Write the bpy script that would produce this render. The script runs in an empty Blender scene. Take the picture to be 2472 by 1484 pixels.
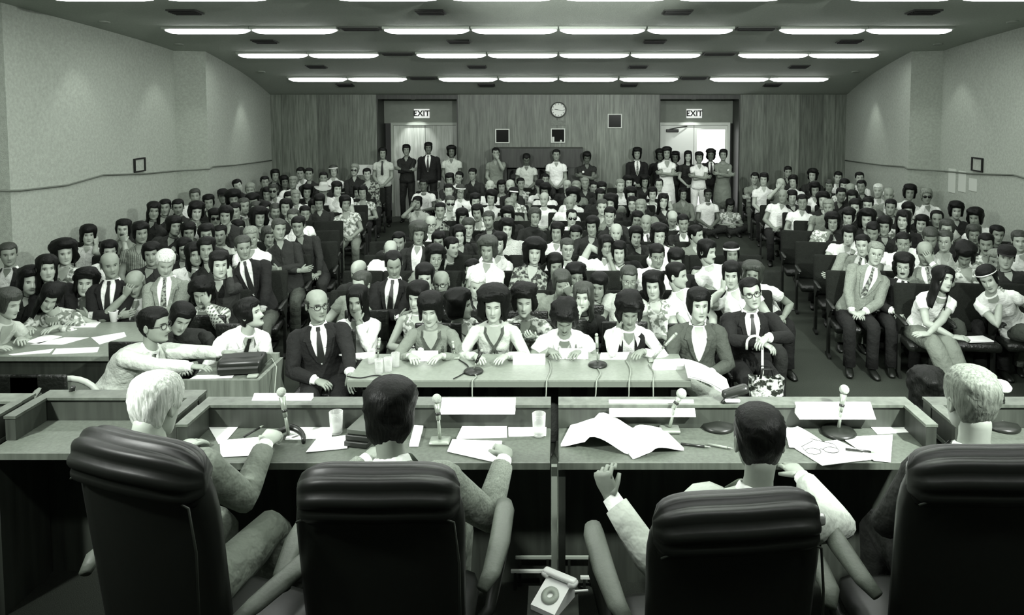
import bpy, math, random
import numpy as np
from mathutils import Vector, Matrix, noise

R = math.radians
random.seed(7); np.random.seed(7)
scene = bpy.context.scene
COL = scene.collection

# ---------------------------------------------------------------- camera
F, CX, CY, TH, HC = 1740.0, 1348.0, 341.5, R(3.6), 2.90   # focal length and principal point in photo pixels, tilt, eye height
cam_d = bpy.data.cameras.new('camera'); cam = bpy.data.objects.new('camera', cam_d); COL.objects.link(cam)
cam_d.sensor_width = 36; cam_d.lens = 36 * F / 2472
cam_d.shift_x = (1236 - CX) / 2472; cam_d.shift_y = (CY - 742) / 2472
cam_d.clip_start = 0.05
cam.location = (0, 0, HC); cam.rotation_euler = (math.pi / 2 - TH, 0, 0)
scene.camera = cam

# ---------------------------------------------------------------- world, exposure, floodlights
w = bpy.data.worlds.new('world'); scene.world = w; w.use_nodes = True
w.node_tree.nodes['Background'].inputs[0].default_value = (0.75, 0.8, 0.74, 1)
w.node_tree.nodes['Background'].inputs[1].default_value = 0.02
scene.view_settings.view_transform = 'Standard'; scene.view_settings.look = 'None'
scene.view_settings.gamma = 1; scene.view_settings.use_curve_mapping = False
scene.view_settings.exposure = 0.72
TUBE_GLOW, ROW_WATTS, FLOOD = 5.0, 38.0, 1450.0

def flood(name, loc, aim, watts, angle, size):
    d = bpy.data.lights.new(name, 'SPOT'); d.energy = watts; d.spot_size = R(angle); d.spot_blend = 0.6
    d.shadow_soft_size = size; d.color = (0.96, 1.0, 0.95)
    o = bpy.data.objects.new(name, d); COL.objects.link(o); o.location = loc
    o.rotation_euler = (Vector(aim) - Vector(loc)).to_track_quat('-Z', 'Y').to_euler()
    return o
flood('television_floodlight', (2.8, 1.2, 3.95), (-0.7, 9.0, 1.0), FLOOD, 84, 0.09)
flood('television_floodlight', (-3.4, 1.2, 3.95), (0.9, 8.0, 1.0), FLOOD * 0.55, 84, 0.12)

flood('bounce_flash', (0.5, -0.3, 2.75), (0.3, 5.0, 4.62), 5600, 31, 0.05).data.spot_blend = 0.4      # a flash head turned up at the ceiling

# ---------------------------------------------------------------- picking real points: a photo pixel at a known depth or height
cT, sT = math.cos(TH), math.sin(TH)
def ray(px, py):
    a = (px - CX) / F; b = (CY - py) / F
    return (a, cT + b * sT, -sT + b * cT)
def at_y(px, py, Y):
    d = ray(px, py); t = Y / d[1]; return Vector((d[0] * t, Y, HC + d[2] * t))
def at_z(px, py, Z):
    d = ray(px, py); t = (Z - HC) / d[2]; return Vector((d[0] * t, d[1] * t, Z))

# ---------------------------------------------------------------- materials (a toned black-and-white print: greys with a trace of green)
MATS = {}
def tone(v, k=1.0):
    q = max(0.0, 1 - v) * k
    return (v * (1 - 0.15 * q), v, v * (1 - 0.20 * q), 1)
def mat(name, v, rough=0.6, bump=0.0, bscale=60, var=0.0, vscale=8, spec=0.4, metal=0.0, kind=None, v2=None, sc=1.0):
    if name in MATS: return MATS[name]
    m = bpy.data.materials.new(name); m.use_nodes = True; MATS[name] = m
    nt = m.node_tree; p = nt.nodes['Principled BSDF']
    p.inputs['Base Color'].default_value = tone(v); p.inputs['Roughness'].default_value = rough
    p.inputs['Specular IOR Level'].default_value = spec; p.inputs['Metallic'].default_value = metal
    tc = nt.nodes.new('ShaderNodeTexCoord')
    def ramp(fac, c0, c1, e0=0.3, e1=0.7):
        r = nt.nodes.new('ShaderNodeValToRGB'); nt.links.new(fac, r.inputs[0])
        r.color_ramp.elements[0].position = e0; r.color_ramp.elements[0].color = tone(c0)
        r.color_ramp.elements[1].position = e1; r.color_ramp.elements[1].color = tone(c1)
        nt.links.new(r.outputs[0], p.inputs['Base Color']); return r
    if kind == 'floral':
        t = nt.nodes.new('ShaderNodeTexNoise'); t.inputs['Scale'].default_value = 24 * sc; t.inputs['Detail'].default_value = 3
        nt.links.new(tc.outputs['Object'], t.inputs['Vector']); ramp(t.outputs['Fac'], v, v2, 0.45, 0.56)
    elif kind == 'plaid':
        wv = []
        for d in ('X', 'Z'):
            t = nt.nodes.new('ShaderNodeTexWave'); t.bands_direction = d; t.inputs['Scale'].default_value = 9 * sc
            nt.links.new(tc.outputs['Object'], t.inputs['Vector']); wv.append(t)
        mx = nt.nodes.new('ShaderNodeMath'); mx.operation = 'MULTIPLY'
        nt.links.new(wv[0].outputs['Fac'], mx.inputs[0]); nt.links.new(wv[1].outputs['Fac'], mx.inputs[1]); ramp(mx.outputs[0], v, v2, 0.1, 0.5)
    elif kind == 'stripe':
        t = nt.nodes.new('ShaderNodeTexWave'); t.bands_direction = 'X'; t.inputs['Scale'].default_value = 14 * sc
        nt.links.new(tc.outputs['Object'], t.inputs['Vector']); ramp(t.outputs['Fac'], v, v2, 0.4, 0.6)
    elif kind == 'wood':
        mp = nt.nodes.new('ShaderNodeMapping'); mp.inputs['Scale'].default_value = (9 * sc, 9 * sc, 0.7 * sc)
        oi = nt.nodes.new('ShaderNodeObjectInfo'); ad = nt.nodes.new('ShaderNodeVectorMath')
        nt.links.new(tc.outputs['Object'], ad.inputs[0]); nt.links.new(oi.outputs['Random'], ad.inputs[1])
        nt.links.new(ad.outputs[0], mp.inputs['Vector'])
        t = nt.nodes.new('ShaderNodeTexNoise'); t.inputs['Scale'].default_value = 3; t.inputs['Detail'].default_value = 5
        nt.links.new(mp.outputs[0], t.inputs['Vector']); r = ramp(t.outputs['Fac'], v, v2, 0.3, 0.75)
        hs = nt.nodes.new('ShaderNodeHueSaturation'); ml = nt.nodes.new('ShaderNodeMath'); ml.operation = 'MULTIPLY_ADD'
        ml.inputs[1].default_value = 0.5; ml.inputs[2].default_value = 0.75
        nt.links.new(oi.outputs['Random'], ml.inputs[0]); nt.links.new(ml.outputs[0], hs.inputs['Value'])
        nt.links.new(r.outputs[0], hs.inputs['Color']); nt.links.new(hs.outputs[0], p.inputs['Base Color'])
    elif kind == 'strand':
        mp = nt.nodes.new('ShaderNodeMapping'); mp.inputs['Scale'].default_value = (60, 60, 9)
        nt.links.new(tc.outputs['Object'], mp.inputs['Vector'])
        t = nt.nodes.new('ShaderNodeTexNoise'); t.inputs['Scale'].default_value = 2; t.inputs['Detail'].default_value = 3
        nt.links.new(mp.outputs[0], t.inputs['Vector']); ramp(t.outputs['Fac'], v * 0.6, v * 1.5)
        b = nt.nodes.new('ShaderNodeBump'); b.inputs['Strength'].default_value = 0.5; b.inputs['Distance'].default_value = 0.006
        nt.links.new(t.outputs['Fac'], b.inputs['Height']); nt.links.new(b.outputs[0], p.inputs['Normal'])
    elif var:
        t = nt.nodes.new('ShaderNodeTexNoise'); t.inputs['Scale'].default_value = vscale; t.inputs['Detail'].default_value = 4
        nt.links.new(tc.outputs['Object'], t.inputs['Vector']); ramp(t.outputs['Fac'], v * (1 - var), v * (1 + var), 0.25, 0.75)
    if bump:
        t = nt.nodes.new('ShaderNodeTexNoise'); t.inputs['Scale'].default_value = bscale; t.inputs['Detail'].default_value = 3
        nt.links.new(tc.outputs['Object'], t.inputs['Vector'])
        b = nt.nodes.new('ShaderNodeBump'); b.inputs['Strength'].default_value = bump; b.inputs['Distance'].default_value = 0.03
        nt.links.new(t.outputs['Fac'], b.inputs['Height']); nt.links.new(b.outputs[0], p.inputs['Normal'])
    return m
def glow(name, v, strength):
    if name in MATS: return MATS[name]
    m = mat(name, v); p = m.node_tree.nodes['Principled BSDF']
    p.inputs['Emission Color'].default_value = tone(1.0); p.inputs['Emission Strength'].default_value = strength
    return m
def glassy(name, v=0.8, alpha=0.22):
    if name in MATS: return MATS[name]
    m = mat(name, v, 0.05, spec=0.8); p = m.node_tree.nodes['Principled BSDF']
    fr = m.node_tree.nodes.new('ShaderNodeLayerWeight'); fr.inputs[0].default_value = 0.35
    mr = m.node_tree.nodes.new('ShaderNodeMapRange'); mr.inputs[3].default_value = alpha * .5; mr.inputs[4].default_value = min(1, alpha * 3)
    m.node_tree.links.new(fr.outputs['Facing'], mr.inputs[0]); m.node_tree.links.new(mr.outputs[0], p.inputs['Alpha'])
    return m

# ---------------------------------------------------------------- mesh building
class MB:
    """collects quads and polygons; build() links ONE mesh object"""
    def __init__(s): s.v = []; s.n = 0; s.f = []; s.m = []
    def add(s, verts, faces, m=0):
        o = s.n; verts = np.asarray(verts, dtype=float).reshape(-1, 3); s.v.append(verts); s.n += len(verts)
        if isinstance(m, int): m = [m] * len(faces)
        s.f += [tuple(i + o for i in f) for f in faces]; s.m += list(m)
    def box(s, x0, x1, y0, y1, z0, z1, m=0, bev=0.0):
        if bev:
            s.rbox(((x0 + x1) / 2, (y0 + y1) / 2, (z0 + z1) / 2), (x1 - x0, y1 - y0, z1 - z0), bev, m); return
        s.add([(x0, y0, z0), (x1, y0, z0), (x1, y1, z0), (x0, y1, z0), (x0, y0, z1), (x1, y0, z1), (x1, y1, z1), (x0, y1, z1)],
              [(0, 3, 2, 1), (4, 5, 6, 7), (0, 1, 5, 4), (1, 2, 6, 5), (2, 3, 7, 6), (3, 0, 4, 7)], m)
    def rbox(s, c, size, bev, m=0, rot=None, seg=5):
        """rounded box: a grid on each cube side pushed to a rounded surface"""
        h = np.array(size) / 2; bev = min(bev, h.min() * 0.98); inner = h - bev
        t = np.linspace(-1, 1, seg + 1); vs = []; fs = []
        for ax in range(3):
            for sg in (-1, 1):
                o = len(vs); u, v = (ax + 1) % 3, (ax + 2) % 3
                for i in range(seg + 1):
                    for j in range(seg + 1):
                        p = np.zeros(3); p[ax] = sg * h[ax]
                        # put grid lines at the inner edge
                        gu = np.interp(abs(t[i]), [0, 0.6, 1], [0, inner[u], h[u]]) * np.sign(t[i])
                        gv = np.interp(abs(t[j]), [0, 0.6, 1], [0, inner[v], h[v]]) * np.sign(t[j])
                        p[u] = gu; p[v] = gv
                        q = np.clip(p, -inner, inner); d = p - q; L = np.linalg.norm(d)
                        vs.append(q + d / L * bev if L > 1e-9 else p)
                for i in range(seg):
                    for j in range(seg):
                        a = o + i * (seg + 1) + j; q4 = (a, a + seg + 1, a + seg + 2, a + 1)
                        fs.append(q4 if sg > 0 else q4[::-1])
        vs = np.array(vs)
        if rot is not None: vs = vs @ np.array(rot).T
        s.add(vs + np.array(c), fs, m)
    def grid(s, P, m=0, close_u=False, cap0=False, cap1=False):
        """P[n, m, 3] rings; close_u joins last to first within a ring"""
        P = np.asarray(P); n, k = P.shape[:2]; fs = []; ms = []
        kk = k if close_u else k - 1
        for i in range(n - 1):
            mm = m if isinstance(m, int) else m[i]
            for j in range(kk):
                j2 = (j + 1) % k
                fs.append((i * k + j, i * k + j2, (i + 1) * k + j2, (i + 1) * k + j)); ms.append(mm)
        if cap0: fs.append(tuple(range(k))[::-1]); ms.append(m if isinstance(m, int) else m[0])
        if cap1: fs.append(tuple((n - 1) * k + j for j in range(k))); ms.append(m if isinstance(m, int) else m[-1])
        s.add(P.reshape(-1, 3), fs, ms)
    def tube(s, pts, rad, seg=8, m=0, ref=(0, 0, 1), flat=1.0, cap=True):
        """tube along pts; rad scalar/list of radius or (a, b); ref fixes the first side axis"""
        pts = np.asarray(pts, float); n = len(pts)
        if np.isscalar(rad): rad = [rad] * n
        T = np.gradient(pts, axis=0); T /= np.linalg.norm(T, axis=1)[:, None] + 1e-12
        ref = np.asarray(ref, float); A = ref - T[0] * ref.dot(T[0])
        if np.linalg.norm(A) < 1e-3: A = np.array((1, 0.1, 0)) - T[0] * T[0][0]
        P = np.zeros((n, seg, 3)); an = np.arange(seg) * 2 * math.pi / seg
        for i in range(n):
            A = A - T[i] * A.dot(T[i]); A /= np.linalg.norm(A); B = np.cross(T[i], A)
            a, b = rad[i] if not np.isscalar(rad[i]) else (rad[i], rad[i] * flat)
            P[i] = pts[i] + np.outer(np.cos(an), A) * a + np.outer(np.sin(an), B) * b
        s.grid(P, m, True, cap, cap)
    def lathe(s, prof, seg=24, m=0, c=(0, 0, 0)):
        an = np.arange(seg) * 2 * math.pi / seg
        P = np.array([[(c[0] + r * math.cos(a), c[1] + r * math.sin(a), c[2] + z) for a in an] for r, z in prof])
        s.grid(P, m, True, True, True)
    def prism(s, poly, axis, a0, a1, m=0):
        """extrude a 2-D polygon along an axis (0 x, 1 y, 2 z)"""
        n = len(poly); vs = []
        for a in (a0, a1):
            for p in poly:
                q = list(p); q.insert(axis, a); vs.append(q)
        s.add(vs, [tuple(range(n)), tuple(range(2 * n - 1, n - 1, -1))] + [(i, i + n, (i + 1) % n + n, (i + 1) % n) for i in range(n)], m)
    def mesh(s, name, mats, smooth=True, fix=False):
        me = bpy.data.meshes.new(name); V = np.concatenate(s.v) if s.v else np.zeros((0, 3))
        nf = len(s.f); tot = np.array([len(f) for f in s.f], dtype=np.int32); st = np.zeros(nf, np.int32)
        if nf: st[1:] = np.cumsum(tot)[:-1]
        lp = np.fromiter((i for f in s.f for i in f), dtype=np.int32, count=int(tot.sum()) if nf else 0)
        me.vertices.add(len(V)); me.vertices.foreach_set('co', V.astype(np.float32).ravel())
        me.loops.add(len(lp)); me.loops.foreach_set('vertex_index', lp)
        me.polygons.add(nf); me.polygons.foreach_set('loop_start', st); me.polygons.foreach_set('loop_total', tot)
        me.polygons.foreach_set('material_index', np.array(s.m, np.int32))
        me.polygons.foreach_set('use_smooth', np.full(nf, smooth, dtype=bool))
        for mt in mats: me.materials.append(mt)
        me.update(calc_edges=True); me.validate()
        if fix:
            import bmesh
            bm = bmesh.new(); bm.from_mesh(me); bmesh.ops.remove_doubles(bm, verts=bm.verts, dist=1e-5)
            bmesh.ops.recalc_face_normals(bm, faces=bm.faces); bm.to_mesh(me); bm.free()
        return me
    def build(s, name, mats, parent=None, smooth=False, loc=None, fix=True):
        if not isinstance(mats, (list, tuple)): mats = [mats]
        o = bpy.data.objects.new(name, s.mesh(name, mats, smooth, fix)); COL.objects.link(o)
        if parent is not None: o.parent = parent
        if loc is not None: o.location = loc
        return o
def tag(o, label=None, cat=None, group=None, kind=None):
    for k, v in (('label', label), ('category', cat), ('group', group), ('kind', kind)):
        if v: o[k] = v
    return o
def empty(name, loc=(0, 0, 0), rz=0.0, label=None, cat=None, group=None):
    o = bpy.data.objects.new(name, None); COL.objects.link(o); o.location = loc; o.rotation_euler.z = rz; o.empty_display_size = 0.1
    return tag(o, label, cat, group)
def copy_part(o, parent, loc=None):
    c = o.copy(); COL.objects.link(c); c.parent = parent
    if loc is not None: c.location = loc
    return c
def copy_tree(o, parent=None):
    c = o.copy(); COL.objects.link(c); c.parent = parent
    for ch in o.children: copy_tree(ch, c)
    return c
ORD = 'zeroth first second third fourth fifth sixth seventh eighth ninth tenth eleventh twelfth thirteenth fourteenth fifteenth sixteenth seventeenth eighteenth'.split()
# ================================================================= the room
YB = 16.7
plaster = mat('pale_plaster', 0.34, 0.8, bump=0.25, bscale=90, var=0.14, vscale=26)
ceil_m = mat('ceiling_plaster', 0.40, 0.85, bump=0.3, bscale=120, var=0.10, vscale=40)
carpet = mat('grey_carpet', 0.050, 0.95, bump=0.5, bscale=260, var=0.30, vscale=120, spec=0.1)
panel_wood = mat('wall_panelling', 0.08, 0.45, kind='wood', v2=0.19)
dark_wood = mat('dark_wood', 0.018, 0.45, kind='wood', v2=0.045)
batten_m = mat('wood_batten', 0.20, 0.5, var=0.2)
black_m = mat('black_matt', 0.006, 0.7)
white_trim = mat('white_trim', 0.55, 0.5)
metal_m = mat('brushed_metal', 0.5, 0.3, metal=1.0)
black_metal = mat('black_metal', 0.012, 0.35)

def struct(name, mb, m, smooth=False, parent=None):
    o = mb.build(name, m, parent, smooth)
    if parent is None: o['kind'] = 'structure'
    return o
mb = MB(); mb.box(-8.5, 8.5, -4, 18.2, -0.1, 0); struct('floor', mb, carpet)

CEIL = [(-4, 4.35), (4, 4.22), (8.05, 4.04), (10.4, 3.88), (12.0, 3.75), (12.75, 3.66), (13.6, 3.54), (14.4, 3.42), (15.1, 3.30), (16.0, 3.10), (16.7, 2.93), (18.2, 2.9)]
def ceil_z(y): return float(np.interp(y, [p[0] for p in CEIL], [p[1] for p in CEIL]))
ys = sorted(set([p[0] for p in CEIL] + list(np.linspace(7, 16.7, 34))))
# smooth the profile a little
def cz(y): return sum(ceil_z(y + d) for d in (-0.5, -0.25, 0, 0.25, 0.5)) / 5 if y < 16.2 else ceil_z(y)
mb = MB(); mb.grid(np.array([[(-8.5, y, cz(y)), (8.5, y, cz(y))] for y in ys]))
mb.grid(np.array([[(8.5, y, cz(y) + 0.15), (-8.5, y, cz(y) + 0.15)] for y in ys]))
struct('ceiling', mb, ceil_m, True)

LW = [(-6.3, -4), (-6.8, 4.2), (-7.1, 8.54), (-6.58, 8.6), (-6.66, 12.54), (-6.14, 12.6), (-6.66, YB)]
def wall_run(name, pts, sign):
    mb = MB(); pts = [(x * sign, y) for x, y in pts]
    for (x0, y0), (x1, y1) in zip(pts, pts[1:]):
        n = 8; t = np.linspace(0, 1, n + 1)
        P = np.array([[(x0 + (x1 - x0) * u, y0 + (y1 - y0) * u, z) for z in (0, cz(y0 + (y1 - y0) * u) + 0.12)] for u in t])
        mb.grid(P); Q = P.copy(); Q[..., 0] += -0.15 * sign; mb.grid(Q[::-1])
    return struct(name, mb, plaster)
wall_run('wall_left', LW, 1); wall_run('wall_right', [(x, y) for x, y in LW], -1)
mb = MB(); mb.box(-7, 7, -4.2, -4, 0, 4.3); struct('wall_front', mb, plaster)

# back wall: core with two door recesses, clad in vertical planks
RL, RR = (-4.20, -2.33), (2.34, 4.20)          # recess spans
mb = MB()
for a, b in ((-7.2, RL[0]), (RL[1], RR[0]), (RR[1], 7.2)): mb.box(a, b, YB, YB + 0.8, 0, 3.3)
for a, b in (RL, RR): mb.box(a, b, YB, YB + 0.8, 2.83, 3.3)
wall_back = struct('wall_back', mb, dark_wood)
random.seed(3)
for a, b in ((-6.68, RL[0]), (RL[1], RR[0]), (RR[1], 6.68)):
    n = round((b - a) / 0.285); wd = (b - a) / n
    mb = MB(); mb.box(-wd / 2 + 0.006, wd / 2 - 0.006, -0.022, 0, 0, 2.97); pm = mb.mesh('plank', [panel_wood], False, True)
    mb = MB(); mb.box(-0.009, 0.009, -0.008, 0, 0, 2.97); bmh = mb.mesh('batten', [batten_m], False, True)
    for i in range(n):
        o = bpy.data.objects.new('plank', pm); COL.objects.link(o); o.parent = wall_back; o.location = (a + wd * (i + 0.5), YB, 0)
        if i:
            o = bpy.data.objects.new('batten', bmh); COL.objects.link(o); o.parent = wall_back; o.location = (a + wd * i, YB, 0)
# recess jambs and header panels
head_m = mat('door_header_panel', 0.16, 0.6, var=0.1)
for k, (a, b) in enumerate((RL, RR)):
    mb = MB(); mb.box(a, b, YB + 0.6, YB + 0.66, 2.25, 2.83); o = mb.build('header_panel', head_m, wall_back)
    for x0, x1 in ((a, a + 0.02), (b - 0.02, b)):
        mb = MB(); mb.box(x0, x1, YB, YB + 0.6, 0, 2.83); mb.build('jamb', dark_wood, wall_back)
leaf_l = mat('varnished_door', 0.34, 0.22, kind='wood', v2=0.55, spec=0.6)
leaf_r = mat('white_painted_door', 0.62, 0.35)
lit = glow('glowing_door_pane', 0.7, 1.15)  # emission added to turn one door leaf white; no corridor lies behind
def doors(n, x0, x1, style):
    """a pair of swing leaves in a frame, floor to 2.12 m"""
    root = empty('door_%d' % n, ((x0 + x1) / 2, YB + 0.58, 0)); root['kind'] = 'structure'
    h = (x1 - x0) / 2
    mb = MB()
    for a, b, c, d in ((-h - 0.06, -h, 0, 2.27), (h, h + 0.06, 0, 2.27), (-h, h, 2.21, 2.27)): mb.box(a, b, -0.05, 0.02, c, d)
    mb.build('door_frame', white_trim if style else mat('grey_trim', 0.3, 0.5), root)
    for k, (a, b) in enumerate(((-h, -0.005), (0.005, h))):
        glazed = style and k == 1
        mb = MB()
        if glazed:
            for q in ((a, a + 0.07, 0, 2.20), (b - 0.05, b, 0, 2.20), (a + 0.07, b - 0.05, 0, 0.25), (a + 0.07, b - 0.05, 2.10, 2.20)): mb.box(q[0], q[1], 0, 0.04, q[2], q[3])
        else: mb.box(a, b, 0, 0.04, 0, 2.20)
        lf = mb.build('door_leaf', leaf_r if style else leaf_l, root)
        if glazed:
            mb = MB(); mb.box(a + 0.07, b - 0.05, 0.012, 0.028, 0.25, 2.10); mb.build('pane', lit, lf)
        mb = MB(); mb.box(-0.012 + (b - 0.09 if k == 0 else a + 0.09), 0.012 + (b - 0.09 if k == 0 else a + 0.09), -0.05, 0, 0.95, 1.25); mb.build('door_handle', metal_m, lf)
        if style and k == 0:
            mb = MB(); mb.box(a + 0.12, a + 0.42, -0.06, 0, 2.04, 2.11, bev=0.01); mb.tube([(a + 0.2, -0.05, 2.11), (a + 0.42, -0.12, 2.16), (a + 0.62, -0.03, 2.18)], 0.012, 6)
            mb.build('door_closer', black_metal, lf)
doors(1, -3.95, -2.45, 0); doors(2, 2.46, 4.05, 1)

# baseboards along the back wall
for k, (a, b) in enumerate(((-6.65, RL[0]), (RL[1], RR[0]), (RR[1], 6.65))):
    mb = MB(); mb.box(a, b, YB - 0.04, YB - 0.0235, 0, 0.1); o = struct('baseboard_back', mb, dark_wood)

# ------------------------------------------------- ceiling fittings
def fit_on_ceiling(y):
    """tilt of the ceiling at depth y"""
    return math.atan2(cz(y + 0.1) - cz(y - 0.1), 0.2)
tube_m = glow('fluorescent_diffuser', 0.8, TUBE_GLOW)
fit_frame = mat('fixture_frame', 0.25, 0.5)
vent_m = mat('dark_vent', 0.03, 0.6)
LP = 1.245
mb = MB()
n = 14; an = np.linspace(0, math.pi, 7)
P = []
for i in range(n + 1):
    u = -1 + 2 * i / n; sc = (1 - abs(u) ** 8) ** 0.5 if abs(u) < 1 else 0.05
    P.append([(u * (LP / 2 - 0.02), math.cos(a) * 0.085 * max(sc, 0.25), -math.sin(a) * 0.06 * max(sc, 0.3) - 0.012) for a in an])
mb.grid(np.array(P)); tube_me = mb.mesh('diffuser', [tube_m], True, True)
mb = MB(); mb.box(-LP / 2 + 0.004, LP / 2 - 0.004, -0.10, 0.10, -0.012, 0.03); frame_me = mb.mesh('fixture_frame', [fit_frame], False, True)
mb = MB(); mb.box(-0.28, 0.28, -0.10, 0.10, -0.02, 0.03)
vf_me = mb.mesh('vent_frame', [vent_m], False, True)
mb = MB(); mb.box(-0.25, 0.25, -0.006, 0.006, -0.035, -0.02); slat_me = mb.mesh('slat', [black_m], False, True)
mb = MB(); mb.box(-0.18, 0.18, -0.13, 0.13, -0.015, 0.03); sv_me = mb.mesh('vent_frame', [vent_m], False, True)
mb = MB(); mb.box(-0.16, 0.16, -0.008, 0.008, -0.03, -0.015); ss_me = mb.mesh('slat', [black_m], False, True)
def vent(x, y, label, big, grp):
    v = empty('ceiling_vent', (x, y, cz(y) - 0.004), 0, label, 'vent', grp); v.rotation_euler.x = fit_on_ceiling(y)
    o = bpy.data.objects.new('vent_frame', vf_me if big else sv_me); COL.objects.link(o); o.parent = v
    for j in range(4 if big else 5):
        o = bpy.data.objects.new('slat', slat_me if big else ss_me); COL.objects.link(o); o.parent = v
        o.location = (0, (-0.06 + 0.04 * j) if big else (-0.09 + 0.045 * j), 0)
ROWN = {3: 'row closest to the doors', 2: 'second row out from the doors', 1: 'third row out from the doors', 0: 'fourth row out from the doors'}
def light_row(k, y, w, full=True):
    s = w / LP  # ignored scale
    xs = [-5.02, -3.775, -1.885, -0.628, 0.628, 1.885, 3.775, 5.02]
    z = cz(y) - 0.02; tl = fit_on_ceiling(y)
    for i, x in enumerate(xs):
        f = empty('ceiling_light', (x, y, z), 0, '%s fluorescent fitting from the unglazed door side, %s' % (ORD[i + 1], ROWN.get(k, 'row over the commissioners' if k == -3 else 'row above the dais' if k == -2 else 'row above the witness table')), 'light', 'fluorescent ceiling fittings')
        f.rotation_euler.x = tl
        o = bpy.data.objects.new('fixture_frame', frame_me); COL.objects.link(o); o.parent = f
        o = bpy.data.objects.new('diffuser', tube_me); COL.objects.link(o); o.parent = f
    for x in (-2.83, 2.83): vent(x, y, 'dark slatted vent between light fittings, %s, %s' % (ROWN.get(k, 'row over the commissioners' if k == -3 else 'row above the dais' if k == -2 else 'row above the witness table'), 'glazed door side' if x > 0 else 'wooden door side'), True, 'vents in the light rows')
    for sg in (-1, 1):     # the row's own light
        d = bpy.data.lights.new('row_light', 'AREA'); d.shape = 'RECTANGLE'; d.size = 5.6; d.size_y = 0.2; d.energy = ROW_WATTS * w; d.color = (0.95, 1.0, 0.94)
        o = bpy.data.objects.new('row_light', d); COL.objects.link(o); o.location = (sg * 2.9, y, z - 0.10); o.rotation_euler.x = tl * 0.5
for k, y, w_ in ((3, 15.1, 0.34), (2, 12.75, 0.55), (1, 10.4, 0.85), (0, 8.05, 1.1), (-1, 5.7, 1.35), (-2, 3.35, 0.5), (-3, 1.0, 0.55)): light_row(k, y, w_)
for r, (y, px) in enumerate(((15.75, (831, 1174, 1519, 1866)), (14.0, (763, 1151, 1541, 1930)), (11.6, (640, 1108, 1580, 2050)), (9.15, (450, 1040, 1634, 2227)))):
    for i, p in enumerate(px):
        x = at_y(p, 120, y).x * 1.0
        vent(x, y, 'small dark ceiling vent, %s across, %s vent line from the doors' % (ORD[i + 1], ORD[r + 1]), False, 'small vents between the light rows')

for sg in (-1, 1):  # downlights added to throw scallops of light on the side walls
    for i, (y, wt) in enumerate(((14.55, 26), (11.9, 16), (9.9, 16))):
        for (x0, y0), (x1, y1) in zip(LW, LW[1:]):
            if y0 <= y <= y1 and y1 - y0 > .2: x = -sg * (x0 + (x1 - x0) * (y - y0) / (y1 - y0)) - sg * .42
        t = empty('downlight', (x, y, cz(y) - .005), 0, 'added scallop downlight by the plaster wall, %s from the doors, %s side' % (ORD[i + 1], 'white door' if sg > 0 else 'wooden door'), 'light', 'added scallop downlights along the side walls'); t.rotation_euler.x = fit_on_ceiling(y)
        mb = MB(); mb.lathe([(.055, -.012), (.075, -.012), (.075, .02), (.055, .02)], 18); mb.build('trim_ring', fit_frame, t, True)
        mb = MB(); mb.lathe([(.05, .005), (.05, .012), (.001, .012)], 16); mb.build('lens', glow('added_light_lens', .6, 1.5), t, True)
        d = bpy.data.lights.new('scallop_lamp', 'SPOT'); d.energy = wt; d.spot_size = R(74); d.spot_blend = .55; d.shadow_soft_size = .04; d.color = (.96, 1, .95)
        o = bpy.data.objects.new('scallop_lamp', d); COL.objects.link(o); o.location = (x, y, cz(y) - .03)
for (a, b), wt, lab in ((RL, 60, 'added fill light above the wooden doors'), (RR, 34, 'added fill light above the white doors')):  # fill lamps added in the recesses to brighten the door leaves
    x = (a + b) / 2 - .12; t = empty('door_fill_light', (x, YB + .12, 2.828), 0, lab, 'light', 'added fill lights over the doors')
    mb = MB(); mb.lathe([(.04, -.01), (.055, -.01), (.055, .01), (.04, .01)], 16); mb.build('trim_ring', fit_frame, t, True)
    mb = MB(); mb.lathe([(.038, -.004), (.038, .004), (.001, .004)], 14); mb.build('lens', glow('added_light_lens', .6, 1.5), t, True)
    d = bpy.data.lights.new('door_fill_lamp', 'SPOT'); d.energy = wt; d.spot_size = R(58); d.spot_blend = .5; d.shadow_soft_size = .03; o = bpy.data.objects.new('door_fill_lamp', d); COL.objects.link(o); o.location = (x, YB + .12, 2.81)
    o.rotation_euler = (Vector((x, YB + .58, 1.35)) - Vector((x, YB + .12, 2.81))).to_track_quat('-Z', 'Y').to_euler()
# ------------------------------------------------- things on the walls
def wall_port(px, py, label, paper=False):
    p = at_y(px, py, YB - 0.022); h = 0.165
    t = empty('projection_window', p, 0, label, 'window', 'projection windows in the back wall')
    mb = MB()
    for q in ((-h, h, h - 0.022, h), (-h, h, -h, -h + 0.022), (-h, -h + 0.022, -h + 0.022, h - 0.022), (h - 0.022, h, -h + 0.022, h - 0.022)): mb.box(q[0], q[1], -0.03, 0, q[2], q[3])
    mb.build('window_frame', white_trim, t)
    mb = MB(); mb.box(-h + 0.022, h - 0.022, -0.012, -0.004, -h + 0.022, h - 0.022); mb.build('pane', mat('black_glass', 0.004, 0.15), t)
    if paper:
        mb = MB(); mb.box(-0.135, -0.085, -0.02, -0.013, -0.14, -0.03); mb.build('paper_slip', white_trim, t)
        mb = MB(); mb.box(0.05, 0.09, -0.02, -0.013, -0.14, -0.10); mb.build('paper_slip', white_trim, t)
wall_port(1213, 328, 'dark square projection window, lower, on the unglazed door side')
wall_port(1347, 327, 'dark square projection window under the clock with paper slips', True)
wall_port(1484, 292, 'dark square projection window set higher than the other two')
p = at_y(1348, 265, YB - 0.022)
t = empty('wall_clock', p, 0, 'round wall clock with pale dial above projection window', 'clock')
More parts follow.
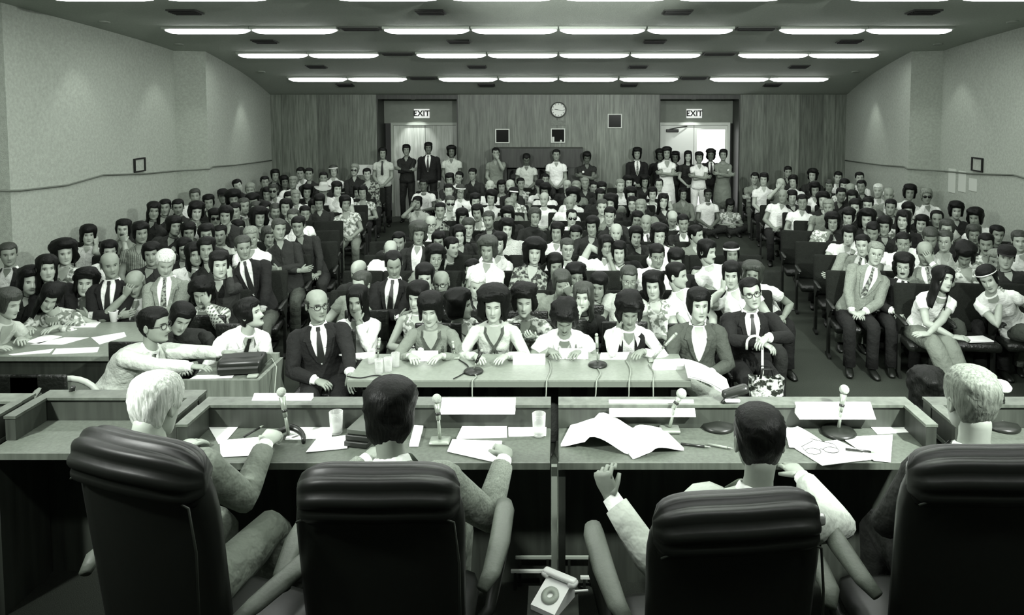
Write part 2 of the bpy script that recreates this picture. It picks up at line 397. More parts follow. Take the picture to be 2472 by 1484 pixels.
def disc_y(mb, r0, r1, y0, y1, m=0, seg=28):
    an = np.arange(seg) * 2 * math.pi / seg
    rings = [(r0, y1), (r0, y0), (r1, y0), (r1, y1)] if r0 else [(r1, y1), (r1, y0)]
    P = np.array([[(r * math.cos(a), y, r * math.sin(a)) for a in an] for r, y in rings])
    mb.grid(P, m, True, not r0, not r0)
mb = MB(); disc_y(mb, 0.158, 0.185, -0.05, 0); mb.build('bezel', mat('clock_bezel', 0.03, 0.3), t, True)
mb = MB(); disc_y(mb, 0, 0.16, -0.03, 0); mb.build('dial', mat('clock_dial', 0.6, 0.4), t)
for k in range(12):
    a = k * math.pi / 6; mb = MB(); mb.rbox((0.135 * math.sin(a), -0.034, 0.135 * math.cos(a)), (0.012, 0.004, 0.03), 0.001, rot=Matrix.Rotation(a, 3, 'Y'), seg=1); mb.build('hour_mark', black_m, t)
for L, a, wd in ((0.09, R(-80), 0.012), (0.125, R(96), 0.008)):
    mb = MB(); mb.rbox((L / 2 * math.sin(a), -0.038, L / 2 * math.cos(a)), (wd, 0.004, L), 0.001, rot=Matrix.Rotation(a, 3, 'Y'), seg=1); mb.build('clock_hand', black_m, t)
mb = MB(); mb.box(-0.17, 0.17, -0.015, 0, -0.06, 0.06); o = mb.build('wall_plaque', mat('plaque', 0.13, 0.5, var=0.3, vscale=40), None); o.location = at_y(1348, 297, YB - 0.022)
tag(o, 'small dull plaque below the wall clock', 'plaque')

def letters(text, size, parent, m, loc, ext=0.002):
    c = bpy.data.curves.new('lettering', 'FONT'); c.body = text; c.size = size; c.align_x = 'CENTER'; c.align_y = 'CENTER'; c.extrude = ext; c.offset = 0.004
    o = bpy.data.objects.new('lettering_curve', c); COL.objects.link(o)
    dg = bpy.context.evaluated_depsgraph_get(); me = bpy.data.meshes.new_from_object(o.evaluated_get(dg)); bpy.data.objects.remove(o)
    me.materials.clear(); me.materials.append(m)
    o = bpy.data.objects.new('lettering', me); COL.objects.link(o); o.parent = parent; o.location = loc; o.rotation_euler.x = math.pi / 2
    return o
for px, lab in ((1019, 'lit EXIT sign over the wooden double doors'), (1675, 'lit EXIT sign over the white double doors')):
    p = at_y(px, 274, YB + 0.6)
    t = empty('exit_sign', p, 0, lab, 'sign', 'exit signs over the doors')
    mb = MB(); mb.box(-0.185, 0.185, -0.07, 0, -0.11, 0.11, bev=0.01); mb.build('sign_box', glow('exit_sign_face', 0.6, 0.25), t)
    letters('EXIT', 0.19, t, black_m, (0, -0.073, 0))
    for s in (-1, 1):
        mb = MB(); disc_y(mb, 0, 0.022, -0.078, -0.07, seg=12); o = mb.build('bulb', glow('exit_bulb', 0.8, 2.0), t); o.location = (s * 0.1, 0, -0.01)

# small framed thermostats/switch plates on the side walls, the slack wire, the wall cupboard
def wall_x(y, sg):
    for (x0, y0), (x1, y1) in zip(LW, LW[1:]):
        if y0 <= y <= y1 and y1 - y0 > .2: return -sg * (x0 + (x1 - x0) * (y - y0) / (y1 - y0)) * 1.0
for px, py, sg, lab in ((322, 398, -1, 'small dark framed plate on the plaster wall, wooden door side'), (2369, 397, 1, 'small dark framed plate on the plaster wall, white door side')):
    y = 11.35; x = wall_x(y, sg); p = at_y(px, py, y)
    t = empty('wall_plate', (x, y, p.z), 0, lab, 'plate', 'framed plates on the side walls')
    mb = MB(); h = 0.11
    s0 = -0.03 * sg
    for a, b, c, d in ((-0.15, 0.15, h - 0.02, h), (-0.15, 0.15, -h, -h + 0.02), (-0.15, -0.125, -h + 0.02, h - 0.02), (0.125, 0.15, -h + 0.02, h - 0.02)):
        mb.box(min(0, s0), max(0, s0), a, b, c, d)
    mb.build('plate_frame', black_m, t)
    mb = MB(); mb.box(min(0, s0 * 0.4), max(0, s0 * 0.4), -0.125, 0.125, -h + 0.02, h - 0.02); mb.build('plate_face', plaster, t)
wire_m = mat('grey_wire', 0.12, 0.6)
for sg, lab in ((-1, 'slack wire strung along the plaster wall, wooden door side'), (1, 'slack wire strung along the plaster wall, white door side')):
    pts = []
    for y, z in ((7.6, 1.84), (8.3, 1.82), (8.57, 1.77), (8.75, 1.75), (9.6, 1.71), (10.4, 1.76), (11.5, 1.66), (12.4, 1.61), (12.57, 1.63), (12.75, 1.65), (14.0, 1.56), (15.5, 1.48), (16.6, 1.42)):
        x = wall_x(y, sg) or 0
        if 8.54 < y < 8.6: x = sg * 6.56
        if 12.54 < y < 12.6: x = sg * 6.12
        pts.append((x - sg * 0.02, y, z))
    mb = MB(); mb.tube(pts, 0.012, 6, ref=(0, 0, 1)); o = mb.build('wall_wire', wire_m, None, True); tag(o, lab, 'wire')
# papers taped to the right wall
for i, (px, py, dz) in enumerate(((2211, 436, 0.2), (2236, 438, 0.17), (2250, 446, 0.1))):
    y = 12.0 + 0.0 * i; y = 12.1 - 0.32 * i; x = wall_x(y, 1); p = at_y(px, py, y)
    mb = MB(); mb.box(-0.012, 0, -0.11, 0.11, -dz, dz); o = mb.build('wall_notice', mat('notice_paper', 0.5 - 0.1 * i, 0.7), None); o.location = (x, y, p.z)
    tag(o, ('largest pale notice sheet taped to plaster wall above audience', 'middle pale notice sheet taped to plaster wall above audience', 'smallest grey notice sheet taped to plaster wall above audience')[i], 'notice')

# dark open console at the back wall, and the white board propped by the wooden doors
c = at_y(1299, 357, 16.35); t = empty('console_cabinet', (c.x, 16.35, 0), 0, 'tall dark wooden console with open middle under the clock', 'cabinet')
for nm, b in (('top_panel', (-1.02, 1.02, -0.25, 0.3, 1.3, c.z)), ('side_panel', (-1.02, -0.70, -0.22, 0.3, 0, 1.3)), ('side_panel', (0.68, 1.02, -0.22, 0.3, 0, 1.3)), ('back_panel', (-0.7, 0.68, 0.24, 0.29, 0, 1.3)), ('shelf', (-0.7, 0.68, -0.18, 0.24, 0.95, 1.0))):
    mb = MB(); mb.box(*b); mb.build(nm, dark_wood, t)
mb = MB(); mb.box(-0.6, 0.5, 0.2, 0.235, 1.27, 1.30); mb.build('light_rail', mat('rail', 0.3, 0.5), t)
p = at_y(880, 410, YB - .036); mb = MB(); mb.box(-0.28, 0.28, 0, 0.012, -0.12, 0.12); o = mb.build('placard', mat('placard', 0.6, 0.6), None); o.location = p
tag(o, 'white placard propped on the panelled wall near wooden doors', 'placard')
# ================================================================= people
SK = {'l': mat('skin_light', 0.35, 0.5, var=0.06, vscale=30), 'm': mat('skin_medium', 0.22, 0.5, var=0.08, vscale=30), 'd': mat('skin_deep', 0.10, 0.5, var=0.08, vscale=30)}
LIP = {'l': mat('lip_light', 0.15, 0.5), 'm': mat('lip_medium', 0.09, 0.5), 'd': mat('lip_deep', 0.06, 0.5)}
HAIR = {'k': mat('hair_black', 0.0035, 0.5, kind='strand', spec=0.14), 'd': mat('hair_dark_grey', 0.03, 0.5, kind='strand', spec=0.3),
        'g': mat('hair_grey', 0.17, 0.55, kind='strand', spec=0.3), 'w': mat('hair_white', 0.46, 0.6, kind='strand', spec=0.3)}
HWORD = {'k': 'black', 'd': 'dark grey', 'g': 'grey', 'w': 'white'}
eye_m = mat('eye_dark', 0.01, 0.2); eyew_m = mat('eye_white', 0.24, 0.3)
fb = dict(bump=0.9, bscale=13)
CL = {'white': mat('cloth_white', 0.72, 0.8, **fb), 'light': mat('cloth_light', 0.46, 0.8, **fb), 'grey': mat('cloth_grey', 0.17, 0.85, **fb), 'mid': mat('cloth_mid', 0.06, 0.85, **fb),
      'dark': mat('cloth_dark', 0.011, 0.85, **fb), 'black': mat('cloth_black', 0.0042, 0.9, **fb), 'tweed': mat('cloth_tweed', 0.2, 0.9, var=0.35, vscale=160, **fb),
      'floral': mat('cloth_light_floral', 0.6, 0.8, kind='floral', v2=0.16, **fb), 'darkfloral': mat('cloth_dark_floral', 0.02, 0.8, kind='floral', v2=0.30, **fb),
      'plaid': mat('cloth_plaid', 0.50, 0.8, kind='plaid', v2=0.10, sc=1.3, **fb), 'stripe': mat('cloth_stripe', 0.22, 0.8, kind='stripe', v2=0.10, **fb), 'knit': mat('cloth_knit', 0.6, 0.9, bump=1.0, bscale=90)}
leather_m = mat('shoe_leather', 0.01, 0.35)
TIE = {'k': mat('tie_dark', 0.01, 0.5), 's': mat('tie_pattern', 0.03, 0.5, kind='floral', v2=0.25, sc=2)}
spec_m = mat('spectacle_rim', 0.02, 0.3); spec_w = mat('spectacle_wire', 0.45, 0.3, metal=0.8); lens_m = mat('dark_lens', 0.006, 0.12); lens_c = glassy('clear_lens')
badge_m = mat('badge_white', 0.7, 0.4)

HEADP = np.array([(-.121, .010, .080, -.045), (-.116, .026, .090, -.015), (-.104, .042, .096, .015), (-.088, .0535, .095, .033), (-.070, .0605, .093, .046), (-.055, .065, .094, .056),
                  (-.040, .068, .0945, .066), (-.020, .071, .094, .078), (0, .073, .0935, .088), (.020, .0745, .0945, .094), (.040, .076, .094, .098), (.060, .0755, .090, .097),
                  (.080, .070, .081, .090), (.098, .057, .063, .072), (.110, .039, .042, .048), (.117, .016, .018, .020)])
def prof(z):
    z = np.clip(z, HEADP[0, 0], HEADP[-1, 0])
    return [np.interp(z, HEADP[:, 0], HEADP[:, k]) for k in (1, 2, 3)]
def gs(x, s): return np.exp(-(x / s) ** 2)
def face_relief(x, z):
    """forward displacement of the face"""
    p = np.interp(z, [-.056, -.047, -.040, -.02, .008, .02], [0, .012, .027, .017, .006, 0]); sg = np.interp(z, [-.05, -.02, .01], [.0155, .0105, .008])
    d = p * gs(x, sg)
    ax = np.abs(x)
    d += -.0125 * gs(ax - .031, .017) * gs(z - .003, .0125) + .0045 * gs(z - .0235, .008) * gs(x, .045) + .0045 * gs(ax - .036, .018) * gs(z + .036, .018)
    d += .0075 * gs(x, .021) * gs(z + .069, .010) - .006 * gs(x, .022) * gs(z + .0695, .0028) - .004 * gs(x, .018) * gs(z + .084, .006) + .006 * gs(x, .02) * gs(z + .103, .012)
    d += -.003 * gs(ax - .055, .015) * gs(z + .055, .02)
    return d
def face_y(x, z):
    w, f, b = prof(z); s = np.clip(x / w, -.98, .98); cph = np.sqrt(1 - s * s) ** 0.9
    return (b - f) / 2 - (b + f) / 2 * cph - face_relief(x, z)
def head_grid(lod):
    nz, nf = ((30, 40), (24, 32), (18, 24))[lod]
    za = np.concatenate([np.linspace(-.121, .03, int(nz * .66)), np.linspace(.03, .117, nz - int(nz * .66) + 1)[1:]])
    u = np.arange(nf) / nf * 2 - 1                      # -1..1, denser to the front
    ph = math.pi * (0.55 * u + 0.45 * u ** 3)
    P = np.zeros((len(za), nf, 3))
    for i, z in enumerate(za):
        w, f, b = prof(z); x = w * np.sin(ph); c = np.cos(ph); y = (b - f) / 2 - (b + f) / 2 * np.sign(c) * np.abs(c) ** 0.9
        wt = np.clip(c * 2.2, 0, 1); y = y - face_relief(x, z) * wt
        P[i] = np.stack([x, y, np.full(nf, z)], 1)
    return P
HG = [head_grid(k) for k in range(3)]

# hair styles: thickness top / side / back, lower edge at front, side, back, half-angle of the face opening, hang, roughness
HS = {'s': dict(th=(.014, .010, .014), ends=(.068, -.005, -.075), open=62, hang=0, amp=.10),
      'm': dict(th=(.024, .018, .022), ends=(.060, -.055, -.10), open=56, hang=0.5, amp=.14),
      'b': dict(th=(.040, .034, .036), ends=(.063, -.092, -.120), open=56, hang=1, amp=.16),
      'a': dict(th=(.054, .056, .050), ends=(.062, -.135, -.145), open=54, hang=1, amp=.12),
      'l': dict(th=(.020, .016, .020), ends=(.060, -.300, -.340), open=42, hang=1, amp=.14),
      'o': dict(th=(.026, .024, .026), ends=(.044, -.095, -.115), open=46, hang=1, amp=.08),
      'd': dict(th=(.004, .010, .012), ends=(.060, -.020, -.075), open=75, hang=0, amp=.12, bald=.045),
      'r': dict(th=(.012, .010, .014), ends=(.096, -.005, -.080), open=58, hang=0, amp=.10)}
HSW = {'s': 'short', 'm': 'collar-length', 'b': 'bushy', 'a': 'very full', 'l': 'long', 'o': 'bobbed', 'd': 'balding', 'r': 'receding'}
def hair_mesh(style, rnd, lod):
    S = HS[style]; nf, nr = ((48, 22), (32, 14), (22, 10))[lod]
    ph = np.arange(nf) / nf * 2 * math.pi - math.pi; a = np.abs(ph)
    def ss(x, e0, e1): t = np.clip((x - e0) / (e1 - e0), 0, 1); return t * t * (3 - 2 * t)
    k1 = ss(a, R(S['open'] - 9), R(S['open'] + 9)); k2 = ss(a, R(95), R(135))
    zend = (S['ends'][0] * (1 - k1) + S['ends'][1] * k1) * (1 - k2) + S['ends'][2] * k2
    zend = zend + rnd.uniform(-.006, .006) + .004 * np.sin(ph * 5 + rnd.random() * 6)
    th_top, th_s, th_b = S['th']; ths = th_s * (1 - k2) + th_b * k2; ths = np.where(a < R(50), th_s * .8 + th_top * .2, ths)
    zt = .117 + th_top; p1, p2, p3 = [rnd.random() * 6.28 for _ in range(3)]
    P = np.zeros((nr + 2, nf, 3)); rs = np.random.RandomState(rnd.randrange(10 ** 6))
    u0 = 0.0
    for i in range(nr + 1):
        u = i / nr; z = zt - (zt - zend) * (u ** 1.7)
        if S.get('bald'): z = S['bald'] - (S['bald'] - zend) * u + np.where(a < R(70), -.03, 0)
        zz = np.where(z > 0, z * .117 / zt, z); w, f, b = prof(zz)
        w0, f0, b0 = prof(np.full_like(z, .02)); hg = S['hang'] * np.clip(-z * 25, 0, 1)
        w = np.maximum(w, w * (1 - hg) + w0 * hg); f = f * (1 - hg) + np.minimum(f, f0 * .55) * hg if style in 'lo' else f; b = np.maximum(b, b * (1 - hg) + b0 * .82 * hg)
        th = ths if S.get('bald') else th_top * np.clip(zz / .117, 0, 1) ** 2 + ths * (1 - np.clip(zz / .117, 0, 1) ** 2)
        th = th * (1 + S['amp'] * 2.0 * (np.sin(ph * 3 + p1 + z * 30) * .5 + np.sin(ph * 7 + p2 - z * 60) * .35 + np.sin(ph * 2 + z * 45 + p3) * .5)) + rs.normal(0, .0038 if style in 'ab' else .0022, nf) * (1 - u ** 4)
        th = th * np.where(zz > .02, .15 + .85 * np.clip(w / .074, 0, 1), 1)
        th = th * (1 - .84 * gs(a, .9) * u ** 2); tb = np.clip((z - zend) / .05, 0, 1); th = th * np.where(a > .9, .35 + .65 * np.sqrt(tb), 1) if style in 'abm' else th
        if i == nr and not S['hang']: th = th * .35
        if S.get('bald'): th = np.where((a < R(74)) | (i == 0), -.006, th)
        x = (w + th) * np.sin(ph); c = np.cos(ph); y = (b - f) / 2 - ((b + f) / 2 + th) * np.sign(c) * np.abs(c) ** .9
        if i == 0 and not S.get('bald'): x = x * 0 + .002 * np.sin(ph); y = y * 0 + .004 - .002 * np.cos(ph)
        if style == 'l' : y = np.where((z < -.10), y + (z + .10) * -.12, y)
        P[i] = np.stack([x, y, z], 1)
    # return edge, tucked inside the head
    Q = P[nr].copy(); Q[:, 0] *= .90; Q[:, 1] = Q[:, 1] * .9; Q[:, 2] += .004; P[nr + 1] = Q
    return P

def rot3(yaw, pitch, roll):
    cy, sy, cp, sp, cr, sr = math.cos(yaw), math.sin(yaw), math.cos(pitch), math.sin(pitch), math.cos(roll), math.sin(roll)
    return np.array([[cy, -sy, 0], [sy, cy, 0], [0, 0, 1]]) @ np.array([[1, 0, 0], [0, cp, -sp], [0, sp, cp]]) @ np.array([[cr, 0, sr], [0, 1, 0], [-sr, 0, cr]])
def nrm(v): v = np.asarray(v, float); return v / (np.linalg.norm(v) + 1e-12)

TORSO = np.array([(-.06, .165, .125), (.0, .178, .135), (.12, .172, .128), (.30, .155, .115), (.50, .165, .122), (.68, .182, .124), (.80, .190, .112), (.88, .178, .095), (.94, .135, .078), (.985, .080, .066), (1.03, .060, .060)])

def hand(mb, W, d, n, side, curl, m, lod, sc=1.0):
    """wrist W, finger direction d, palm faces n; the thumb leaves the side of the palm"""
    d = nrm(d); n = nrm(np.asarray(n) - d * np.dot(n, d)); lat = np.cross(d, n) * (1 if side > 0 else -1) * -1
    seg = 6 if lod < 2 else 5
    pts = [W - d * .015, W + d * .012, W + d * .045, W + d * .08, W + d * .092]
    mb.tube([np.array(p) for p in pts], [(.026 * sc, .020 * sc), (.030 * sc, .018 * sc), (.041 * sc, .0165 * sc), (.040 * sc, .0145 * sc), (.034 * sc, .010 * sc)], 10 if lod < 2 else 8, m, ref=lat)
    for k, (off, L) in enumerate(((-.0305, .066), (-.0105, .077), (.0105, .072), (.0295, .056))):
        p = W + d * (.084 - .004 * abs(k - 1)) + lat * off * -1; v = d + lat * off * -1.6; v = nrm(v); pts = [p - v * .012]; L *= sc
        for j, fr in enumerate((.0, .42, .74, 1.0)):
            if j:
                c = curl * ((.55 if curl < 1 else .85) if j == 1 else .8) * (1 + .08 * k); v = nrm(v * math.cos(c) + nrm(n - v * np.dot(n, v)) * math.sin(c)); p = p + v * L * (fr - pf)
            pf = fr; pts.append(p)
        mb.tube(pts, [.0095, .0098, .0088, .0082, .0058], seg, m, ref=lat)
    p = W + d * .022 + lat * .026; v = nrm(d * .62 + lat * .68 * (1 - .35 * min(curl, 1.2)) + n * (.25 + .5 * max(0, curl - .6))); pts = [p - v * .018, p]
    for L, c in ((.034, .1), (.026, .35)):
        v = nrm(v * math.cos(c) + (d * .8 + n * .3) * math.sin(c)); p = p + v * L * sc; pts.append(p)
    mb.tube(pts, [.014, .0135, .0105, .007], seg, m, ref=n)

def ik(S, T, l1, l2, pole):
    S, T = np.array(S, float), np.array(T, float); v = T - S; d = np.linalg.norm(v)
    if d > (l1 + l2) * .995: T = S + v / d * (l1 + l2) * .995; d = (l1 + l2) * .995; v = T - S
    d = max(d, .12); a = (l1 * l1 - l2 * l2 + d * d) / (2 * d); h = math.sqrt(max(l1 * l1 - a * a, 0)); u = nrm(v); p = np.asarray(pole, float); p = nrm(p - u * p.dot(u))
    return S + u * a + p * h, T

N_PEOPLE = [0]
def person(head, base, by=0.0, zf=0.0, hair='s', ht='k', top='white', sleeve='short', skin='l', pose='lap', stand=False, yaw=0, pitch=0, roll=0,
           neck='shirt', tie=None, front=None, glasses=None, mustache=False, lod=1, label='', group=None, legs='trousers', leg_m='dark', build=1.0, hands=None,
           seat=0.43, extra=None, lapel=None, curve=None, headscale=1.0, knees=None, female=False, lids=False, beard=False):
    """head: world position of the head's middle; base: world x, y under the hips; by: heading of the body, 0 faces the camera, + to its right"""
    N_PEOPLE[0] += 1; rnd = random.Random(N_PEOPLE[0] * 17 + 5); byr = R(by)
    Rb = np.array([[math.cos(byr), -math.sin(byr), 0], [math.sin(byr), math.cos(byr), 0], [0, 0, 1]])
    H = Rb.T @ (np.array(head, float) - np.array([base[0], base[1], zf]))
    pz = seat + .075 if not stand else (H[2] + .12) * .535
    Pv = np.array([0, 0, pz]); yaw_l = R(yaw) - byr * 0; Rh = rot3(R(yaw), R(pitch), R(roll))
    N = H + np.array([-.12 * H[0], .03 + .04 * max(0, math.sin(R(pitch))), -.168]) * np.array([1, 1, headscale])
    if N[2] < pz + .30: N[2] = pz + .30
    L = N - Pv; cv = (.05 if H[1] < -.12 else .02) if curve is None else curve
    b = build * (0.93 if female else 1.0); NEX = 2.35
    def spine(t): return Pv + L * t + np.array([0, cv * math.sin(math.pi * min(max(t, 0), 1)), 0])
    def frame(t):
        T = nrm(spine(t + .02) - spine(t - .02)); X = nrm(np.array([1, 0, 0]) - T * T[0]); return T, X, np.cross(T, X)
    def dims(t):
        a_, b_ = np.interp(t, TORSO[:, 0], TORSO[:, 1]), np.interp(t, TORSO[:, 0], TORSO[:, 2])
        if t < .95: a_ *= b; b_ *= b
        return a_, b_
    def tpt(t, ph, eps=0.0):
        a_, b_ = dims(t); T, X, Y = frame(t); s, c = math.sin(ph), math.cos(ph)
        bust = .022 * gs(t - .62, .10) * (gs(abs(ph) - .45, .35)) if female else 0
        return spine(t) + X * (a_ + eps) * np.sign(s) * abs(s) ** (2 / NEX) - Y * ((b_ + eps) * np.sign(c) * abs(c) ** (2 / NEX) + bust)
    def tf(t, x, eps=.006):
        a_, _ = dims(t); s = min(abs(x) / (a_ + eps), .97) ** (NEX / 2); return tpt(t, math.asin(s) * (1 if x > 0 else -1), eps)
    body = MB()
    # materials: 0 skin 1 top 2 legs 3 shoe 4 eye 5 lip 6 brow 7 white 8 cuff
    slots = [SK[skin], CL[top], CL[leg_m], leather_m, eye_m, LIP[skin], HAIR[ht if ht in 'kd' else 'g'], eyew_m, CL['white']]
    m_t = 24 if lod == 0 else 18 if lod == 1 else 14; ts = np.linspace(-.06, 1.03, 20 if lod == 0 else 15 if lod == 1 else 12)
    ts = np.concatenate([ts[ts < .78], np.linspace(.78, 1.03, 8 if lod < 2 else 6)])
    wr = rnd.random() * 6
    P = np.array([[tpt(t, ph, .006 * math.sin(ph * 5 + t * 16 + wr) * (1 if t < .9 else 0) * (1 if lod < 2 else .5)) for ph in np.arange(m_t) / m_t * 2 * math.pi] for t in ts])
    body.grid(P, 1, True, True, True)
    # neck and head
    hb = H + Rh @ np.array([0, .022, -.075]) * headscale
    body.tube([spine(.95), spine(1.0) * .5 + N * .5, N * .5 + hb * .5, hb, hb + Rh @ np.array([0, 0, .05])], [(.066, .066), (.056, .058), (.050, .054), (.052, .056), (.05, .055)], 14 if lod < 2 else 10, 0, ref=(1, 0, 0))
    hv = lambda A: (A * headscale) @ Rh.T + H
    body.grid(hv(HG[lod]), 0, True, True, True)
    def patch(cx, cz, hx, hz, m, eps=.0016, nx=6, tilt=0.0, sharp=1.0):
        us = np.linspace(-1, 1, nx + 1); rows = []
        for v in (-1, 0, 1):
            r = []
            for u in us:
                x = cx + u * hx; z = cz + v * hz * (1 - abs(u) ** 2) ** sharp + tilt * u * (1 if cx > 0 else -1)
                r.append((x, face_y(x, z) - eps, z))
            rows.append(r)
        body.grid(hv(np.array(rows)), m)
    closed = lids or pitch > 14
    for sx in (-1, 1):
        if lod < 2 and not closed:
            patch(sx * .031, .002, .0145, .0046, 7, .0018); patch(sx * .031 + .003 * math.sin(R(yaw) * -1), .002, .0058, .0050, 4, .0032, 4)
            patch(sx * .031, .0075, .0165, .0018, 4, .0030, tilt=-.001)
        else: patch(sx * .031, .000 if closed else .003, .0155, .0022 if closed else .0042, 4, .0022)
        patch(sx * .032, .0225, .0195, .0032, 6, .0022, tilt=-.002)
        # ear
        e = MB.__new__(MB); an = np.arange(8) * math.pi / 4
        E = np.array([[(sx * (.072 + o), .008 + math.cos(a) * .017 * s_, -.008 + math.sin(a) * .031 * s_) for a in an] for o, s_ in ((-.004, .8), (.010, 1.0), (.014, .85), (.009, .45))])
        body.grid(hv(E if sx > 0 else E[:, ::-1]), 0, True, False, True)
    patch(0, -.0695, .0235, .0062, 5, .0016, sharp=.7)
    if lod < 2: patch(0, -.0695, .022, .0012, 4, .0026)
    if mustache: patch(0, -.0575, .030, .0065, 6, .004, tilt=0, sharp=.5)
    if beard: patch(0, -.098, .026, .014, 6, .004, sharp=.5)
    # legs
    if legs is not None:
        for s in (-1, 1):
            hip = np.array([s * .085 * b, .02, pz - .01])
            if stand: kn = np.array([s * .10, -.02, zf * 0 + pz * .53]); ank = np.array([s * .105, .03, .085])
            else:
                kn = np.array([s * .12, -.44, seat + .075]); ank = np.array([s * .11, -.40 - .12 * rnd.random(), .085])
                if knees: kn = np.array(knees[0 if s < 0 else 1][0], float); ank = np.array(knees[0 if s < 0 else 1][1], float)
            lm = 2
            if legs == 'skirt':
                rad = [.10, .095, .092, .085, .083, .086, .088, .036]; ml = [2, 2, 2, 2, 2, 2, 0]
                if stand: rad = [.095, .09, .085, .07, .052, .052, .046, .036]; ml = [2, 2, 2, 2, 0, 0, 0]
            else: rad = [.098, .088, .08, .068, .066, .062, .060, .064]; ml = 2
            bend = nrm(kn - (hip + ank) / 2) if not stand else np.array([0, -1, 0])
            pts = [hip, hip * .65 + kn * .35, hip * .3 + kn * .7, hip * .06 + kn * .94 + bend * .01, kn * .9 + ank * .1 + bend * .012, kn * .65 + ank * .35, kn * .3 + ank * .7, ank]
            body.tube(pts, rad, 12 if lod == 0 else 9, ml, ref=(1, 0, 0))
            fd = nrm(np.array([s * .15, -1, 0])) if not knees else nrm(np.array([(ank - kn)[0] * .4 + s * .1, -1, 0]))
            body.tube([ank + np.array([0, 0, .0]) - fd * .055 + (0, 0, -.045), ank - fd * .03 + (0, 0, -.035), ank + fd * .04 + (0, 0, -.045), ank + fd * .12 + (0, 0, -.058), ank + fd * .17 + (0, 0, -.066)], [(.024, .03), (.036, .042), (.04, .036), (.042, .024), (.026, .014)], 10 if lod < 2 else 8, 3, ref=np.cross(fd, (0, 0, 1)))
        if legs == 'skirt' and stand:
            body.tube([Pv + (0, 0, .05), Pv + (0, 0, -.08), (0, 0, pz * .72), (0, 0, pz * .45)], [(.165, .125), (.19, .15), (.20, .16), (.23, .18)], 18, 2, ref=(1, 0, 0))
    # arms
    l1, l2 = .285 * (0.95 if female else 1), .252 * (0.95 if female else 1)
    chest_y = spine(.6)[1] - dims(.6)[1]
    HT = {}
    lapz = seat + .19 if not stand else pz + .02
    for s in (-1, 1):
        HT[s] = dict(T=(s * .065, (-.27 if not stand else -.19) + min(0, H[1]) * .5, lapz), d=(-s * .75, -.6, -.15), n=(0, .2, -1), pole=(s * .8, .45, -.35), curl=.5)
        if pose == 'hang': HT[s] = dict(T=(s * .235, -.02, pz - .03), d=(0, -.15, -1), n=(-s, 0, 0), pole=(s * .3, 1, 0), curl=.4)
        if pose == 'table': HT[s] = dict(T=(s * .13, -.38, .785), d=(-s * .45, -.85, .0), n=(0, 0, -1), pole=(s * .8, .3, -.6), curl=.35)
        if pose == 'cross': HT[s] = dict(T=(-s * .115, chest_y - .085 - (.025 if s > 0 else 0), spine(.5)[2] + (.02 if s > 0 else -.01)), d=(-s * 1, .25, .12), n=(0, 1, .1), pole=(s * .8, -.25, -.7), curl=.3)
        if pose in ('chinR', 'chinL') and s == (1 if pose == 'chinR' else -1):
            HT[s] = dict(T=tuple(H + Rh @ np.array([s * .038, -.112, -.165])), d=(-s * .15, .12, 1), n=(0, 1, -.1), pole=(s * .45, -.35, -1), curl=1.0)
        if pose in ('cheekR', 'cheekL') and s == (1 if pose == 'cheekR' else -1):
            HT[s] = dict(T=tuple(H + Rh @ np.array([s * .085, -.06, -.14])), d=(-s * .05, .1, 1), n=(-s, .35, 0), pole=(s * .6, -.3, -1), curl=.7)
        if pose in ('browR', 'browL') and s == (1 if pose == 'browR' else -1):
            HT[s] = dict(T=tuple(H + Rh @ np.array([s * .075, -.125, -.065])), d=(-s * .45, .0, .9), n=(-s * .2, 1, .1), pole=(s * .7, -.25, -.8), curl=.35)
        if pose == 'mouth' and s > 0:
            HT[s] = dict(T=tuple(H + Rh @ np.array([.05, -.13, -.13])), d=(-.5, .1, .8), n=(0, 1, 0), pole=(.6, -.2, -1), curl=.6)
    if hands:
        for s in hands:
            hd = dict(hands[s])
            if 'TW' in hd: hd['T'] = Rb.T @ (np.array(hd.pop('TW'), float) - np.array([base[0], base[1], zf]))
            for q in ('d', 'n', 'pole'):
                if q + 'W' in hd: hd[q] = Rb.T @ np.array(hd.pop(q + 'W'), float)
            HT[s] = dict(HT[s], **hd)
    for s in (-1, 1):
        h_ = HT[s]; T9, X9, Y9 = frame(.86); S = spine(.855) + X9 * s * .163 * b
        E, W = ik(S, h_['T'], l1, l2, h_['pole'])
        inn = S - X9 * s * .05 + np.array([0, 0, -.005])
        k = 1.0 if sleeve != 'suit' else 1.13; dl = nrm(E - S); df = nrm(W - E)
        ctl = S + X9 * s * .022 + np.array([0, 0, .006]); e_ = S + dl * l1 * .24; bz = [inn * (1 - q) ** 2 + ctl * 2 * q * (1 - q) + e_ * q * q for q in (.3, .55, .8)]
        pts = [inn] + bz + [e_, S + dl * l1 * .45, S + dl * l1 * .47, S + dl * l1 * .72, E - dl * .035, E + (E - (S + W) / 2) * .02, E + df * .035, E + df * l2 * .35, E + df * l2 * .62, E + df * l2 * .90, E + df * l2 * .905, W + df * .012]
        fm = .88 if female else 1.0
        if sleeve == 'short':
            rad = [.050, .057, .061, .062, .062, .066, .047, .045, .042, .042, .041, .040, .036, .029, .029, .026]; ml = [1, 1, 1, 1, 1, 1, 0, 0, 0, 0, 0, 0, 0, 0, 0]
        elif sleeve == 'none':
            rad = [.044, .050, .052, .051, .049, .046, .046, .043, .040, .040, .039, .038, .034, .028, .028, .026]; ml = [0] * 15
        else:
            rad = [.050, .059, .063, .063, .061, .057, .057, .053, .050, .049, .049, .047, .043, .039, .030, .028]; ml = [1] * 13 + [8 if sleeve == 'suit' else 1, 8 if sleeve == 'suit' else 0]
